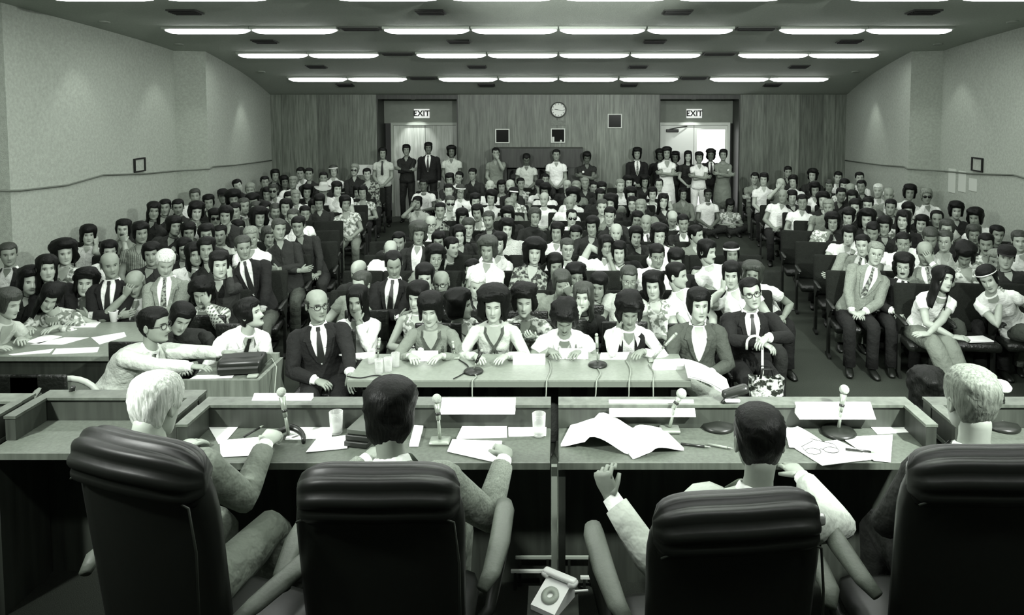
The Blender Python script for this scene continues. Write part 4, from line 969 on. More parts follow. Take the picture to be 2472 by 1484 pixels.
black_leather = mat('black_leather', 0.010, 0.40, bump=0.03, bscale=20, spec=0.5); arm_leather = mat('arm_leather', 0.10, 0.5, bump=0.1, bscale=50)
def exec_chair(x, y, rz, top, label, mark=False):
    """high-backed swivel chair; its back is towards the camera"""
    t = empty('executive_chair', (x, y, DZ), R(rz), label, 'chair', 'high-backed leather chairs on the dais'); H = top - DZ
    tilt = Matrix.Rotation(R(-6), 3, 'X')
    # back shell: rounded-top panel, thick, built as a grid over a superellipse outline
    hw, z0, z1 = .265, .42, H - .035
    def shell(th, inset, y0, name, m, ribs=0):
        mb = MB(); rows = []
        for i in range(15):
            v = i / 14; z = z0 + inset + (z1 - z0 - 2 * inset) * v; k = max(0, (v - .72) / .28); wdt = (hw - inset) * (1 - .22 * k ** 2.6) * (1 - .06 * (1 - v))
            ring = []
            for a in np.arange(20) * 2 * math.pi / 20:
                c, s = math.cos(a), math.sin(a); xx = wdt * np.sign(c) * abs(c) ** .35; yy = th * np.sign(s) * abs(s) ** .6 - .035 * (1 - (xx / hw) ** 2)
                ring.append((xx, y0 + yy + .10 * (1 - v), z))
            rows.append(ring)
        mb.grid(np.array(rows), 0, True, True, True); return mb.build(name, m, t, True)
    shell(.045, 0, -.03, 'backrest', black_leather)
    # pleated roll over the top of the back
    mb = MB(); rows = []
    for u in np.linspace(-1, 1, 25):
        k = (1 - abs(u) ** 7) ** .5 if abs(u) < 1 else .0; k = max(k, .12); ring = []
        for q in np.arange(48) / 48:
            a = q * 2 * math.pi; rd = .88 + .22 * abs(math.sin(a * 4.5 + .4)) ** .8
            ring.append((u * .262 * (1 - .05 * abs(u) ** 3), -.035 + .072 * rd * math.cos(a) * k - .035 * (1 - u * u), H - .082 - .035 * abs(u) ** 3.5 + .082 * rd * math.sin(a) * (.45 + .55 * k)))
        rows.append(ring)
    mb.grid(np.array(rows), 0, True, True, True); mb.build('head_roll', black_leather, t, True)
    mb = MB(); us = np.linspace(-1, 1, 15)
    mb.tube([(u * .236, -.084 - .032 * (1 - u * u), H - .135 - .03 * abs(u) ** 6) for u in us] + [(.25, -.075, H - .30), (.252, -.07, .5)], .004, 6); mb.build('piping', mat('piping', 0.03, 0.3), t, True)
    mb = MB(); mb.rbox((0, .26, .42), (.50, .50, .11), .05, seg=5); mb.build('seat', black_leather, t, True)
    for s in (-1, 1):
        mb = MB(); mb.tube([(s * .31, .0, .735), (s * .335, .05, .755), (s * .35, .20, .765), (s * .352, .40, .76), (s * .345, .47, .745), (s * .34, .49, .725)], [(.020, .014), (.030, .019), (.036, .022), (.036, .022), (.030, .018), (.02, .012)], 12, 0, ref=(1, 0, 0)); a = mb.build('armrest', arm_leather, t, True)
        mb = MB(); mb.tube([(s * .345, .40, .745), (s * .345, .44, .60), (s * .30, .34, .42), (s * .22, .24, .385)], [(.022, .012)] * 4, 8, 0, ref=(1, 0, 0)); mb.build('arm_bracket', black_metal, a, True)
    mb = MB(); mb.lathe([(.03, .08), (.03, .30), (.05, .37), (.12, .375)], 14, c=(0, .26, 0)); mb.build('pedestal', black_metal, t, True)
    for k in range(5):
        a = k * 2 * math.pi / 5 + .3; mb = MB(); mb.tube([(.02 * math.cos(a), .26 + .02 * math.sin(a), .10), (.28 * math.cos(a), .26 + .28 * math.sin(a), .06)], [(.02, .02), (.014, .012)], 8); mb.build('leg', black_metal, t, True)
        mb = MB(); mb.lathe([(.005, -.028), (.024, -.022), (.026, 0), (.024, .022), (.005, .026)], 12, c=(.28 * math.cos(a), .26 + .28 * math.sin(a), .03)); mb.build('caster', black_metal, t, True)
    if mark:
        mb = MB(); mb.rbox((.243, -.06, H - .095), (.03, .02, .035), .009, seg=4); mb.build('corner_glint', mat('glint_bright', 0.8, 0.12, metal=0.6), t, True)  # highlight on the leather modelled as a small bright piece
    return t
exec_chair(-1.245, 2.14, -20, 1.895, 'black leather chair of the white-haired commissioner, turned inward')
exec_chair(-0.55, 2.17, 0, 1.79, 'black leather chair of the full black-haired commissioner')
exec_chair(0.515, 2.06, 6, 1.765, 'black leather chair of the sleek-haired commissioner, modelled corner glint', True)
exec_chair(1.30, 2.14, 0, 1.86, 'black leather chair of the cropped grey-haired commissioner')

CG = 'commissioners on the dais'
person(at_y(375, 978, 2.66), (-1.36, 2.46), 172, DZ, hair='r', ht='w', top='grey', sleeve='suit', neck='suit', skin='l', yaw=0, pitch=18, lod=0, leg_m='grey', group=CG, label='white-haired commissioner in grey suit bent over writing on the dais',
       hands={-1: dict(TW=(-1.245, 2.97, DT + .05), dW=(.05, 1, .1), nW=(-.3, -.1, -1), poleW=(.35, -.2, -1), curl=.9), 1: dict(TW=(-1.62, 2.95, DT + .03), dW=(.4, 1, 0), nW=(0, 0, -1), poleW=(-.6, -.2, -.8), curl=.4)})
person(at_y(943, 1000, 2.60), (-0.54, 2.46), 180, DZ, hair='m', ht='k', top='tweed', sleeve='suit', neck='suit', skin='m', pitch=8, lod=0, leg_m='grey', group=CG, label='commissioner with full black hair and pale grey sleeve holding papers',
       hands={-1: dict(TW=(-0.225, 2.87, DT + .035), dW=(-.1, 1, .05), nW=(-.4, 0, -1), poleW=(.45, -.35, -1), curl=.7), 1: dict(TW=(-0.80, 2.9, DT + .02), dW=(.3, 1, 0), nW=(0, 0, -1), poleW=(-.8, -.4, -.5), curl=.4)})
person(at_y(1832, 1064, 2.46), (0.62, 2.38), 172, DZ, hair='s', ht='k', top='light', sleeve='suit', neck='suit', skin='m', yaw=6, pitch=4, roll=0, lod=0, leg_m='dark', group=CG, label='sleek black-haired commissioner in pale jacket with raised hand',
       hands={1: dict(TW=tuple(at_y(1478, 1205, 2.52)), dW=(-.35, .1, 1), nW=(.5, 1, .2), poleW=(-.1, -.5, -1), curl=1.3), -1: dict(TW=(0.98, 2.80, DT), dW=(-.2, 1, 0), nW=(0, 0, -1), poleW=(.8, -.3, -.5), curl=.4)})
person(at_y(2345, 968, 2.56), (1.45, 2.46), 180, DZ, hair='s', ht='g', top='dark', sleeve='suit', neck='suit', skin='l', pitch=5, lod=0, leg_m='dark', group=CG, label='commissioner with cropped grey hair beyond the end chair')

# ------------------------------------------------- things on the dais desk
def at_desk(px, py): return at_z(px, py, DT + .001)
def sheet(corners, z, label, name='paper_sheet', curl=.0, grp='papers on the dais desk', m=None, th=.002, n=6):
    """a sheet from four pixel corners lying at height z"""
    C = [np.array(at_z(x, y, z)) for x, y in corners]; c0 = sum(C) / 4; mb = MB(); us = np.linspace(0, 1, n + 1)
    G = np.array([[C[0] * (1 - u) * (1 - v) + C[1] * u * (1 - v) + C[2] * u * v + C[3] * (1 - u) * v + np.array([0, 0, curl * (4 * (u - .5) ** 2 + .5 * math.sin(3 * v))]) for u in us] for v in us]) - c0
    G[..., 2] += th; mb.grid(G); Q = G.copy(); Q[..., 2] -= th; mb.grid(Q[:, ::-1])
    ed = np.concatenate([G[0, :], G[1:, -1], G[-1, -2::-1], G[-2:0:-1, 0]]); eb = ed - np.array([0, 0, th]); mb.grid(np.array([eb, ed]), 0, True)
    o = mb.build(name, m or paper_m, None, True, fix=False); o.location = c0; return tag(o, label, 'paper', grp)
z = DT + .001
sheet([(500, 1025), (582, 1022), (550, 1060), (528, 1072)], z, 'loose sheet beside the white-haired commissioner chair')
sheet([(530, 1065), (652, 1054), (652, 1098), (533, 1103)], z + .003, 'sheet the white-haired commissioner is writing on', th=.004)
sheet([(706, 1022), (806, 1020), (800, 1058), (688, 1062)], z, 'white sheet behind the horseshoe-based microphone')
sheet([(764, 1060), (842, 1050), (838, 1082), (738, 1092)], z + .003, 'white sheet at the rim of the second chair')
sheet([(1122, 1018), (1224, 1014), (1224, 1056), (1102, 1060)], z, 'stack of white sheets past the upright microphone', th=.006)
sheet([(1226, 1022), (1320, 1016), (1318, 1052), (1228, 1054)], z, 'white sheet under the tumbler near the desk post')
sheet([(1092, 1062), (1212, 1066), (1204, 1118), (1080, 1090)], z + .004, 'sheets held by the full-haired commissioner', th=.004)
sheet([(1000, 1030), (1022, 1032), (1010, 1078), (988, 1078)], z + .002, 'narrow folded paper beside upright microphone', th=.01)
sheet([(1890, 1030), (1925, 1034), (1990, 1075), (1905, 1085)], z, 'curled sheet beside the spectacles', curl=.01)
sheet([(1912, 1078), (2020, 1062), (2118, 1108), (1985, 1124)], z + .002, 'sheet lying under the folded spectacles')
sheet([(2030, 1056), (2155, 1050), (2150, 1116), (2110, 1112)], z + .005, 'sheet with a pen at its corner by the end chair', th=.003)
sheet([(2086, 1014), (2188, 1014), (2222, 1042), (2118, 1048)], z, 'sheet at the end rim of the binder desk')
sheet([(0, 960), (0, 955), (48, 972), (0, 990)], DT + .06, 'lone white sheet on the desk at the plaster wall end', n=2)
# open binder: two fans of pages
def pages(px0, py0, w, d, rz, label, arch):
    c = at_desk(px0, py0); mb = MB(); us = np.linspace(-1, 1, 15); vs = np.linspace(0, 1, 5)
    G = np.array([[(u * w / 2, v * d, .012 + arch * max(0, math.sin((u * .5 + .5) * math.pi)) ** 1.5 * (1 if u > -.2 else .6) + .012 * (1 - abs(u))) for u in us] for v in vs]); mb.grid(G)
    Q = G.copy(); Q[..., 2] = np.maximum(Q[..., 2] - .012, .001); mb.grid(Q[:, ::-1]); ed = np.concatenate([G[0, :], G[1:, -1], G[-1, -2::-1], G[-2:0:-1, 0]]); eb = np.concatenate([Q[0, :], Q[1:, -1], Q[-1, -2::-1], Q[-2:0:-1, 0]]); mb.grid(np.array([eb, ed]), 0, True)
    o = mb.build('open_binder', paper_m, None, True, fix=False); o.location = c; o.rotation_euler.z = R(rz); return tag(o, label, 'binder')
pages(1435, 1088, .30, .22, -14, 'open binder with arched pages near the desk post', .05)
pages(1590, 1098, .24, .20, 18, 'second fan of loose pages lying across the binder', .02)
def plate(px0, px1, py0, py1, zb, label, lean=R(55)):
    """folded card name tent resting on the rim"""
    a, b = at_z(px0, py1, zb), at_z(px1, py1, zb); w = (b - a).length; c = (a + b) / 2; h = .085
    mb = MB(); mb.prism([(0, 0), (.075, 0), (.07, .004), (h * math.cos(lean), h * math.sin(lean)), (h * math.cos(lean) - .004, h * math.sin(lean))], 0, -w / 2, w / 2); o = mb.build('name_card', card_m, None); o.location = c
    return tag(o, label, 'card', 'blank-backed name cards')
plate(600, 745, 966, 988, DT + .085, 'blank-backed name card in front of horseshoe-based microphone', R(35))
plate(1062, 1243, 978, 1000, DT + .085, 'blank-backed name card behind the upright microphone', R(35))
plate(1472, 1680, 972, 1006, DT + .07, 'blank-backed name card past the open binder', R(38))
plate(1930, 2115, 970, 1012, DT + .07, 'blank-backed name card behind round-based microphone', R(38))

mic_head = mat('microphone_mesh', 0.42, 0.45, bump=0.6, bscale=400); mic_body = mat('microphone_body', 0.30, 0.35, metal=0.5)
def microphone(px, py, head_px, label, base='round', zb=None, stem=.12, r=.022, hd=None, grp='microphones', mdark=False):
    """base at a desk pixel, ball at another pixel, held at that distance"""
    zb = DT + .001 if zb is None else zb; c = at_z(px, py, zb); t = empty('microphone', c, 0, label, 'microphone', grp)
    hw = at_y(head_px[0], head_px[1], c.y + (hd or .03)); h = np.array(hw - c)
    mb = MB()
    if base == 'round': mb.lathe([(.075, 0), (.078, .008), (.07, .018), (.03, .026), (.012, .03)], 28)
    elif base == 'shoe':
        us = np.linspace(-1.2, 1.2, 13); mb.tube([(.085 * math.sin(u * 1.1), -.10 * (1 - math.cos(u * 1.1)) + .03, .012 + .03 * (1 - abs(u) / 1.2)) for u in us], [(.014, .016 - .007 * abs(u) / 1.2) for u in us], 8, 0, ref=(0, 0, 1))
    else: mb.rbox((0, 0, .008), (.09, .07, .016), .007)
    mb.build('base', black_metal if base != 'box' else mic_body, t, True)
    el = np.array([h[0] * .45, h[1] * .3, max(stem, h[2] * .55)]); st = (0, .0, .02)
    mb = MB(); mb.tube([st, tuple(el * .5 + np.array([0, 0, .01])), tuple(el)], [.008, .0075, .007], 8); mb.build('stem', mic_body, t, True)
    d = nrm(h - el); mb = MB(); mb.tube([el, el + d * .012], [.013, .013], 8); mb.build('clip', black_metal, t, True)
    mb = MB(); L = np.linalg.norm(h - el); mb.tube([el - d * .02, el + d * L * .3, el + d * (L - r * 1.0)], [.010, .012, .016], 10); mb.build('barrel', mic_body if not mdark else black_metal, t, True)
    mb = MB(); us = np.linspace(0, math.pi, 9); mb.tube([h + d * (-math.cos(u) * r) for u in us], [max(math.sin(u) * r, .001) for u in us], 14); mb.build('grille', mic_head, t, True)
    return t
microphone(697, 1060, (679, 946), 'ball-headed microphone on a black horseshoe base', 'shoe', r=.021)
microphone(1062, 1068, (1054, 962), 'upright ball-headed microphone before the full-haired commissioner', 'box', r=.021)
microphone(1617, 1040, (1645, 950), 'tilted microphone standing behind the open binder', 'box', r=.024)
microphone(2024, 1046, (2038, 940), 'ball-headed microphone tilted on a round black base', 'round', r=.022)
t = microphone(1733, 1030, (1770, 950), 'large black studio microphone on a wide round base', 'round', r=.02, mdark=True)
h = at_y(1775, 945, at_desk(1733, 1030).y + .03) - t.location
mb = MB(); mb.rbox(tuple(h), (.13, .055, .045), .02, rot=Matrix.Rotation(R(-18), 3, 'Y')); mb.build('housing', black_metal, t, True)
mb = MB(); mb.rbox((h[0] - .02, h[1] - .03, h[2] - .03), (.07, .02, .015), .006); mb.build('name_strip', card_m, t, True)
t = microphone(2418, 1030, (2416, 935), 'microphone with white foam windscreen beside the cropped-haired commissioner', 'round', r=.001, mdark=True); hh = at_y(2416, 932, at_desk(2418, 1030).y + .03) - t.location
mb = MB(); mb.lathe([(.012, -.02), (.042, -.015), (.046, .0), (.03, .022), (.008, .03)], 18, c=tuple(hh)); mb.build('windscreen', card_m, t, True)
glass_m = glassy('drinking_glass'); water_m = glassy('water')
def tumbler(px, py, zb, label, r=.031, h=.10, full=.4):
    c = at_z(px, py, zb); t = empty('tumbler', c, 0, label, 'glass', 'drinking glasses')
    mb = MB(); mb.lathe([(r * .82, 0), (r * .86, .004), (r, h), (r - .0025, h), (r * .8, .010), (.002, .009)], 24); mb.build('glass_wall', glass_m, t, True)
    if full: mb = MB(); mb.lathe([(r * .78, .011), (r * .84, h * full), (.002, h * full)], 20); mb.build('water', water_m, t, True)
tumbler(812, 1045, z, 'tumbler of water beside the dark folder'); tumbler(1301, 1050, z + .004, 'tumbler on the papers beside the desk post')
tumbler(1404, 1022, z, 'tumbler near the rim behind the open binder'); tumbler(880 + 45, 1040, z, 'tumbler hidden behind the full-haired commissioner')
# ashtray, folders, pens, spectacles
c = at_desk(672, 1012); mb = MB(); mb.rbox((0, 0, .025), (.09, .07, .05), .008); o = mb.build('ashtray', mat('ashtray_glass', 0.16, 0.2), None, True); o.location = c; tag(o, 'squat grey ashtray under the name card', 'ashtray')
t = empty('dark_folder', at_desk(880, 1060), R(-12), 'dark stack of folders beside the full-haired commissioner', 'folder')
for k in range(3): mb = MB(); mb.rbox((.004 * k, .006 * k, .014 + .026 * k), (.11, .17, .024), .004); mb.build('folder', [mat('folder_black', 0.012, 0.5), mat('folder_grey', 0.06, 0.5)][k == 2], t, True)
def pen(px, py, rz, label, L=.13, dark=True, z0=0.0):
    c = at_z(px, py, DT + .007 + z0); t = empty('pen', c, R(rz), label, 'pen', 'pens on the dais desk')
    mb = MB(); mb.tube([(-L / 2, 0, 0), (L * .28, 0, 0)], .0055, 8); mb.build('barrel', black_metal if dark else mat('pencil_paint', 0.2, 0.4), t, True)
    mb = MB(); mb.tube([(L * .28, 0, 0), (L * .42, 0, 0), (L / 2, 0, 0)], [.005, .003, .0008], 8); mb.build('tip', mic_body, t, True)
pen(1680, 1075, -14, 'thick black pen right of the binder pages'); pen(1738, 1077, -22, 'thin pencil beside the sleek-haired commissioner', .11, False); pen(2080, 1088, -14, 'black pen on the sheet by the end chair', z0=.006); pen(613, 1040, 70, 'pen in the white-haired commissioner hand', .12, True, .05)
t = empty('folded_spectacles', at_z(1985, 1090, DT + .012), R(8), 'thin wire spectacles lying on a sheet', 'spectacles'); t.scale = (1.25, 1.25, 1.25)
for s in (-1, 1):
    an = np.arange(17) * math.pi / 8; mb = MB(); mb.tube([(s * .033 + math.cos(a) * .026, math.sin(a) * .021, .004) for a in an], .0013, 5, cap=False); mb.build('rim', spec_m, t, True)
    mb = MB(); mb.tube([(s * .059, .008, .004), (s * .06, .03, .008), (s * .0, .075 + .008 * s, .006)], .0013, 5); mb.build('temple', spec_m, t, True)
mb = MB(); mb.tube([(-.008, .006, .004), (0, .010, .006), (.008, .006, .004)], .0013, 5); mb.build('bridge', spec_m, t, True)

# telephone on the dais floor
tp = at_y(1335, 1455, 2.72)
t = empty('telephone_stand', (tp.x, tp.y, DZ), 0, 'low dark stand under the white telephone', 'stand'); mb = MB(); mb.box(-.10, .10, -.10, .10, tp.z - DZ - .02, tp.z - DZ); mb.build('stand_top', dark_wood, t)
for sx in (-1, 1):
    for sy in (-1, 1): mb = MB(); mb.box(sx * .085 - .01, sx * .085 + .01, sy * .085 - .01, sy * .085 + .01, 0, tp.z - DZ - .02); mb.build('leg', dark_wood, t)
t = empty('telephone', tp, R(-32), 'white desk telephone on a low stand below the desk post', 'telephone')
tel = mat('telephone_shell', 0.9, 0.35)
mb = MB(); mb.prism([(-.075, 0), (.075, 0), (.075, .055), (.04, .065), (-.075, .02)], 0, -.055, .055); mb.build('telephone_body', tel, t)
mb = MB(); mb.rbox((0, .05, .082), (.15, .034, .02), .009); mb.rbox((-.062, .05, .073), (.035, .042, .026), .011); mb.rbox((.062, .05, .073), (.035, .042, .026), .011); mb.build('handset', tel, t, True)
mb = MB(); mb.lathe([(.036, 0), (.036, .006), (.012, .008), (.012, 0)], 20); o = mb.build('dial', mat('dial_grey', 0.4, 0.4), t, True); o.location = (0, -.02, .041); o.rotation_euler.x = R(21)
mb = MB(); mb.tube([(.03, .07, .015), (.06, .11, .006), (.085, .13, .006)], .005, 6); mb.build('cord', tel, t, True)
# ================================================================= witness table and its people
wood_pale = mat('witness_table_top', 0.22, 0.35, var=0.12, vscale=40, spec=0.5); edge_m = mat('table_edge', 0.15, 0.5)
X0, X1, Y0, Y1, TZ = -1.61, 1.01, 5.37, 5.93, .74
t = empty('witness_table', ((X0 + X1) / 2, (Y0 + Y1) / 2, 0), 0, 'long pale-topped witness table with microphones and name cards', 'table'); hx, hy = (X1 - X0) / 2, (Y1 - Y0) / 2
mb = MB(); mb.box(-hx, hx, -hy, hy, TZ - .012, TZ); mb.build('tabletop', wood_pale, t)
mb = MB(); mb.box(-hx, hx, -hy, hy, TZ - .055, TZ - .012); mb.build('table_edge', edge_m, t)
for sx in (-1, 1):
    for sy in (-1, 1):
        mb = MB(); mb.box(sx * (hx - .12) - .02, sx * (hx - .12) + .02, sy * (hy - .08) - .02, sy * (hy - .08) + .02, 0, TZ - .055); mb.build('leg', black_metal, t)
mb = MB(); mb.box(-hx + .14, hx - .14, hy - .10, hy - .07, .34, TZ - .055); mb.build('modesty_panel', desk_dark, t)
zt = TZ + .001
def tsheet(c, lab, **k): return sheet(c, zt, lab, grp='papers on the witness table', **k)
tsheet([(818, 858), (905, 852), (900, 862), (868, 868)], 'white open folder at the bald witness end', th=.012)
tsheet([(1450, 852), (1520, 850), (1512, 868), (1448, 868)], 'white document before the waistcoated witness', th=.004)
tsheet([(1580, 876), (1652, 874), (1650, 892), (1574, 894)], 'stack of documents at the jacketed witness end', th=.03)
def tcard(px0, px1, py, lab): plate(px0, px1, py - 20, py, zt, lab, R(62))
tcard(992, 1056, 872, 'white name card before the tunic-wearing witness'); tcard(1238, 1316, 880, 'white name card before the very full-haired witness'); tcard(1350, 1420, 866, 'white name card before the head-bowed witness')
def tmic(px, py, hp, lab, **k): return microphone(px, py, hp, lab, zb=zt, **k)
tmic(1143, 898, (1163, 846), 'small microphone on round base in the table middle', base='round', r=.012, stem=.07, mdark=True); tmic(1443, 882, (1440, 808), 'microphone on round base before head-bowed witness', base='round', r=.014, stem=.08)
tmic(912, 872, (916, 818), 'slim microphone standing by the water glasses', base='box', r=.012, stem=.06); tmic(1098, 864, (1093, 826), 'white-tipped microphone beside the tunic-wearing witness', base='box', r=.012, stem=.05)
tmic(1578, 872, (1632, 806), 'long slanting microphone aimed at the jacketed witness', base='box', r=.013, stem=.06)
for px, py, lab in ((915, 900, 'tumbler at the front of the witness table'), (937, 896, 'second tumbler at front of the witness table'), (955, 884, 'tall water glass next to the name card'), (897, 876, 'tumbler by the white open folder')):
    tumbler(px, py, zt, lab, r=.034, h=.11, full=.35)
def smooth(pts, n=5):
    P = [np.array(p) for p in pts]; P = [P[0]] + P + [P[-1]]; out = []
    for a, b, c, d in zip(P, P[1:], P[2:], P[3:]):
        for k in range(n):
            t = k / n; out.append(.5 * (2 * b + (c - a) * t + (2 * a - 5 * b + 4 * c - d) * t * t + (3 * b - a - 3 * c + d) * t ** 3))
    return out + [P[-1]]
def cable(pts, lab, m=None, r=.005):
    if len(pts) < 8: pts = smooth(pts)
    mb = MB(); mb.tube(pts, r, 6); o = mb.build('microphone_cable', m or mat('cable_grey', 0.25, 0.6), None, True); return tag(o, lab, 'cable', 'microphone cables on the witness table')
def drop(px, py, dx, lab, n=12):
    a = at_z(px, py, zt + .006); e = Vector((a.x + dx * .1, Y0 - .012, TZ + .006)); pts = [a.lerp(e, q / 8) + Vector((.025 * math.sin(q / 8 * math.pi), 0, .003)) for q in range(8)] + [e + Vector((0, -.004, -.01))] + [e + Vector((dx * (k / n) ** 1.5, -.02 - .03 * k / n, -.04 - (TZ - .05) * k / n)) for k in range(1, n + 1)]
    cable(pts, lab)
drop(1143, 902, .05, 'cable hanging straight below the middle table microphone'); drop(1325, 870, -.12, 'cable falling from before the head-bowed witness'); drop(1443, 890, -.22, 'cable curving down below the round-based microphone'); drop(1510, 870, -.10, 'cable falling below the white document'); drop(1565, 880, -.02, 'cable hanging below the slanting microphone')
cable([at_z(838, 908, zt + .006), at_z(870, 912, zt + .006), at_z(905, 906, zt + .006), at_z(940, 910, zt + .006), at_z(985, 912, zt + .006)], 'dark cable lying along the table front edge', black_m); cable([at_z(1108, 868, zt + .006), at_z(1130, 884, zt + .006), at_z(1120, 900, zt + .006), at_z(1095, 914, zt + .006)], 'dark cable looping toward the table front', black_m)

PG = 'witnesses at the table'
def seat_for(p, lab):
    t = empty('stacking_chair', p, 0, lab, 'chair', 'chairs at the tables')
    mb = MB(); mb.rbox((0, 0, .44), (.42, .42, .05), .02); mb.build('seat', uph2, t, True)
    mb = MB(); mb.rbox((0, .22, .72), (.42, .035, .30), .016); mb.build('backrest', uph2, t, True)
    for sx in (-1, 1):
        mb = MB(); mb.tube([(sx * .19, .20, 0), (sx * .19, .21, .45), (sx * .17, .235, .82)], .011, 6); mb.build('leg', black_metal, t, True)
        mb = MB(); mb.tube([(sx * .19, -.19, 0), (sx * .19, -.18, .43)], .011, 6); mb.build('leg', black_metal, t, True)
def witness(px, py, yh, base_dy, lab, clab, bx=None, **k):
    P = at_y(px, py, yh); b = (bx if bx is not None else P.x, yh + base_dy); seat_for((b[0], b[1], 0), clab); k.setdefault('lod', 0); k.setdefault('headscale', 1.06)
    k.setdefault('group', PG); return person(P, b, label=lab, **k)
witness(765, 735, 5.90, .06, 'bald bespectacled witness in dark suit at the table end', 'chair of the bald bespectacled witness', bx=-1.98, by=18, hair='d', ht='d', top='black', sleeve='suit', neck='suit', tie='k', glasses='t', yaw=22, skin='m', leg_m='black', build=1.1,
        hands={1: dict(TW=(-1.62, 5.50, .70), dW=(.3, -.6, -.6), nW=(.5, 0, -1), curl=.3)})
witness(1039, 745, 5.98, .16, 'witness in grey tunic with round badge and heavy fringe', 'chair of the tunic-wearing witness', hair='o', ht='k', top='grey', sleeve='long', neck='tunic', front='mid', extra='badge', pitch=14, lids=True, female=True, pose='table', skin='l')
witness(1192, 735, 6.02, .12, 'witness with very full black hair and pale crossed-band tunic', 'chair of the very full-haired witness', hair='a', ht='k', top='light', sleeve='long', neck='tunic', front='mid', pitch=8, lids=True, female=True, pose='table', skin='l')
witness(1266, 725, 6.38, .12, 'witness in floral blouse reading a sheet behind the table', 'chair of the floral-bloused witness', hair='b', ht='k', top='floral', sleeve='short', neck='vee', pitch=10, lids=True, female=True, skin='l', hands={s: dict(T=(s * .10, -.34, .80), d=(-s * .4, -.8, .4), n=(-s * .4, 0, .8), curl=.6) for s in (-1, 1)})
witness(1363, 765, 5.95, .30, 'witness in white shirt with head bowed to the table', 'chair of the head-bowed witness', hair='b', ht='k', top='white', sleeve='short', neck='shirt', pitch=38, skin='m', pose='table')
witness(1519, 748, 5.98, .20, 'witness in dark waistcoat over white blouse, hand to ear', 'chair of the waistcoated witness', hair='b', ht='k', top='white', sleeve='long', neck='vest', front='black', pitch=24, extra='badgeR', female=True, skin='m', pose='cheekL', hands={1: dict(T=(.10, -.36, .80), d=(-.5, -.8, 0), n=(0, 0, -1), curl=.4)})
witness(1686, 735, 6.02, .10, 'witness in open grey jacket with crossed leg beside table', 'chair of the jacketed witness', hair='m', ht='k', top='mid', sleeve='suit', neck='open', lapel='mid', yaw=4, pitch=0, skin='l', leg_m='light', build=1.08,
        knees=[((-.12, -.44, .56), (.30, -.74, .46)), ((.12, -.42, .50), (.08, -.36, .085))])
witness(1813, 707, 6.28, .05, 'black-suited person in tinted glasses leaning on a cane', 'chair of the person with the cane', hair='s', ht='k', top='black', sleeve='suit', neck='suit', tie='k', glasses='t', yaw=-4, roll=-12, pitch=-4, skin='l', leg_m='black', build=1.15,
        hands={s: dict(T=(s * .03 + .02, -.40, .86 + .02 * s), d=(-s * .7, -.5, -.3), n=(0, 0, -1), pole=(s, .1, -.3), curl=.6) for s in (-1, 1)})
# cane and shopping bag
hx_, hy_ = at_y(1825, 800, 5.9).x, 5.90
t = empty('walking_cane', (hx_, hy_, 0), 0, 'pale walking cane with crook handle held by black-suited person', 'cane')
mb = MB(); mb.tube([(.06, -.02, .02), (.06, -.01, .45), (.055, 0, .84)], .011, 10); mb.build('shaft', mat('cane_wood', 0.6, 0.4), t, True)
mb = MB(); mb.tube([(.055 - .065 + .065 * math.cos(a), 0, .84 + .065 * math.sin(a)) for a in np.linspace(0, math.pi, 9)] + [(-.075, 0, .79)], .011, 10); mb.build('crook', mat('cane_wood', 0.6, 0.4), t, True)
mb = MB(); mb.lathe([(.014, 0), (.014, .02), (.011, .03)], 10, c=(.06, -.02, 0)); mb.build('rubber_tip', black_m, t, True)
bp = at_y(1848, 985, 5.55)
t = empty('shopping_bag', (at_y(1850, 940, 5.78).x, 5.78, 0), 0, 'glossy crumpled patterned bag on the floor before the cane', 'bag')
bag_m = mat('bag_plastic', 0.65, 0.2, kind='floral', v2=0.03, bump=1.0, bscale=18)
ph = np.arange(24) * 2 * math.pi / 24; rows = []
for i, zz in enumerate(np.linspace(0, .60, 10)):
    rows.append([((.13 + .012 * zz) * np.sign(math.cos(a)) * abs(math.cos(a)) ** .6 + .012 * math.sin(7 * a + i), (.07 - .05 * max(0, zz - .4)) * np.sign(math.sin(a)) * abs(math.sin(a)) ** .6 + .010 * math.sin(5 * a + 2 * i), zz + .012 * math.sin(3 * a) * (i > 8)) for a in ph])
mb = MB(); mb.grid(np.array(rows), 0, True, True); mb.build('bag_body', bag_m, t, True)
for s in (-1, 1):
    mb = MB(); mb.tube([(-.06, s * .03, .59), (-.045, s * .035, .68), (.045, s * .035, .68), (.06, s * .03, .59)], [(.010, .003)] * 4, 6); mb.build('handle', black_m, t, True)
# papers on the crossed knee
k_ = at_y(1705, 905, 5.42); mb = MB(); us = np.linspace(0, 1, 9); G = np.array([[(-.16 + .34 * u, -.10 * v, .06 - .16 * u ** 1.6 - .03 * v) for u in us] for v in np.linspace(-1, 1, 5)]); mb.grid(G); Q = G.copy(); Q[..., 2] -= .012; mb.grid(Q[:, ::-1])
o = mb.build('newspaper', paper_m, None, True); o.location = k_; tag(o, 'folded newspaper drooping over the jacketed witness knee', 'newspaper')

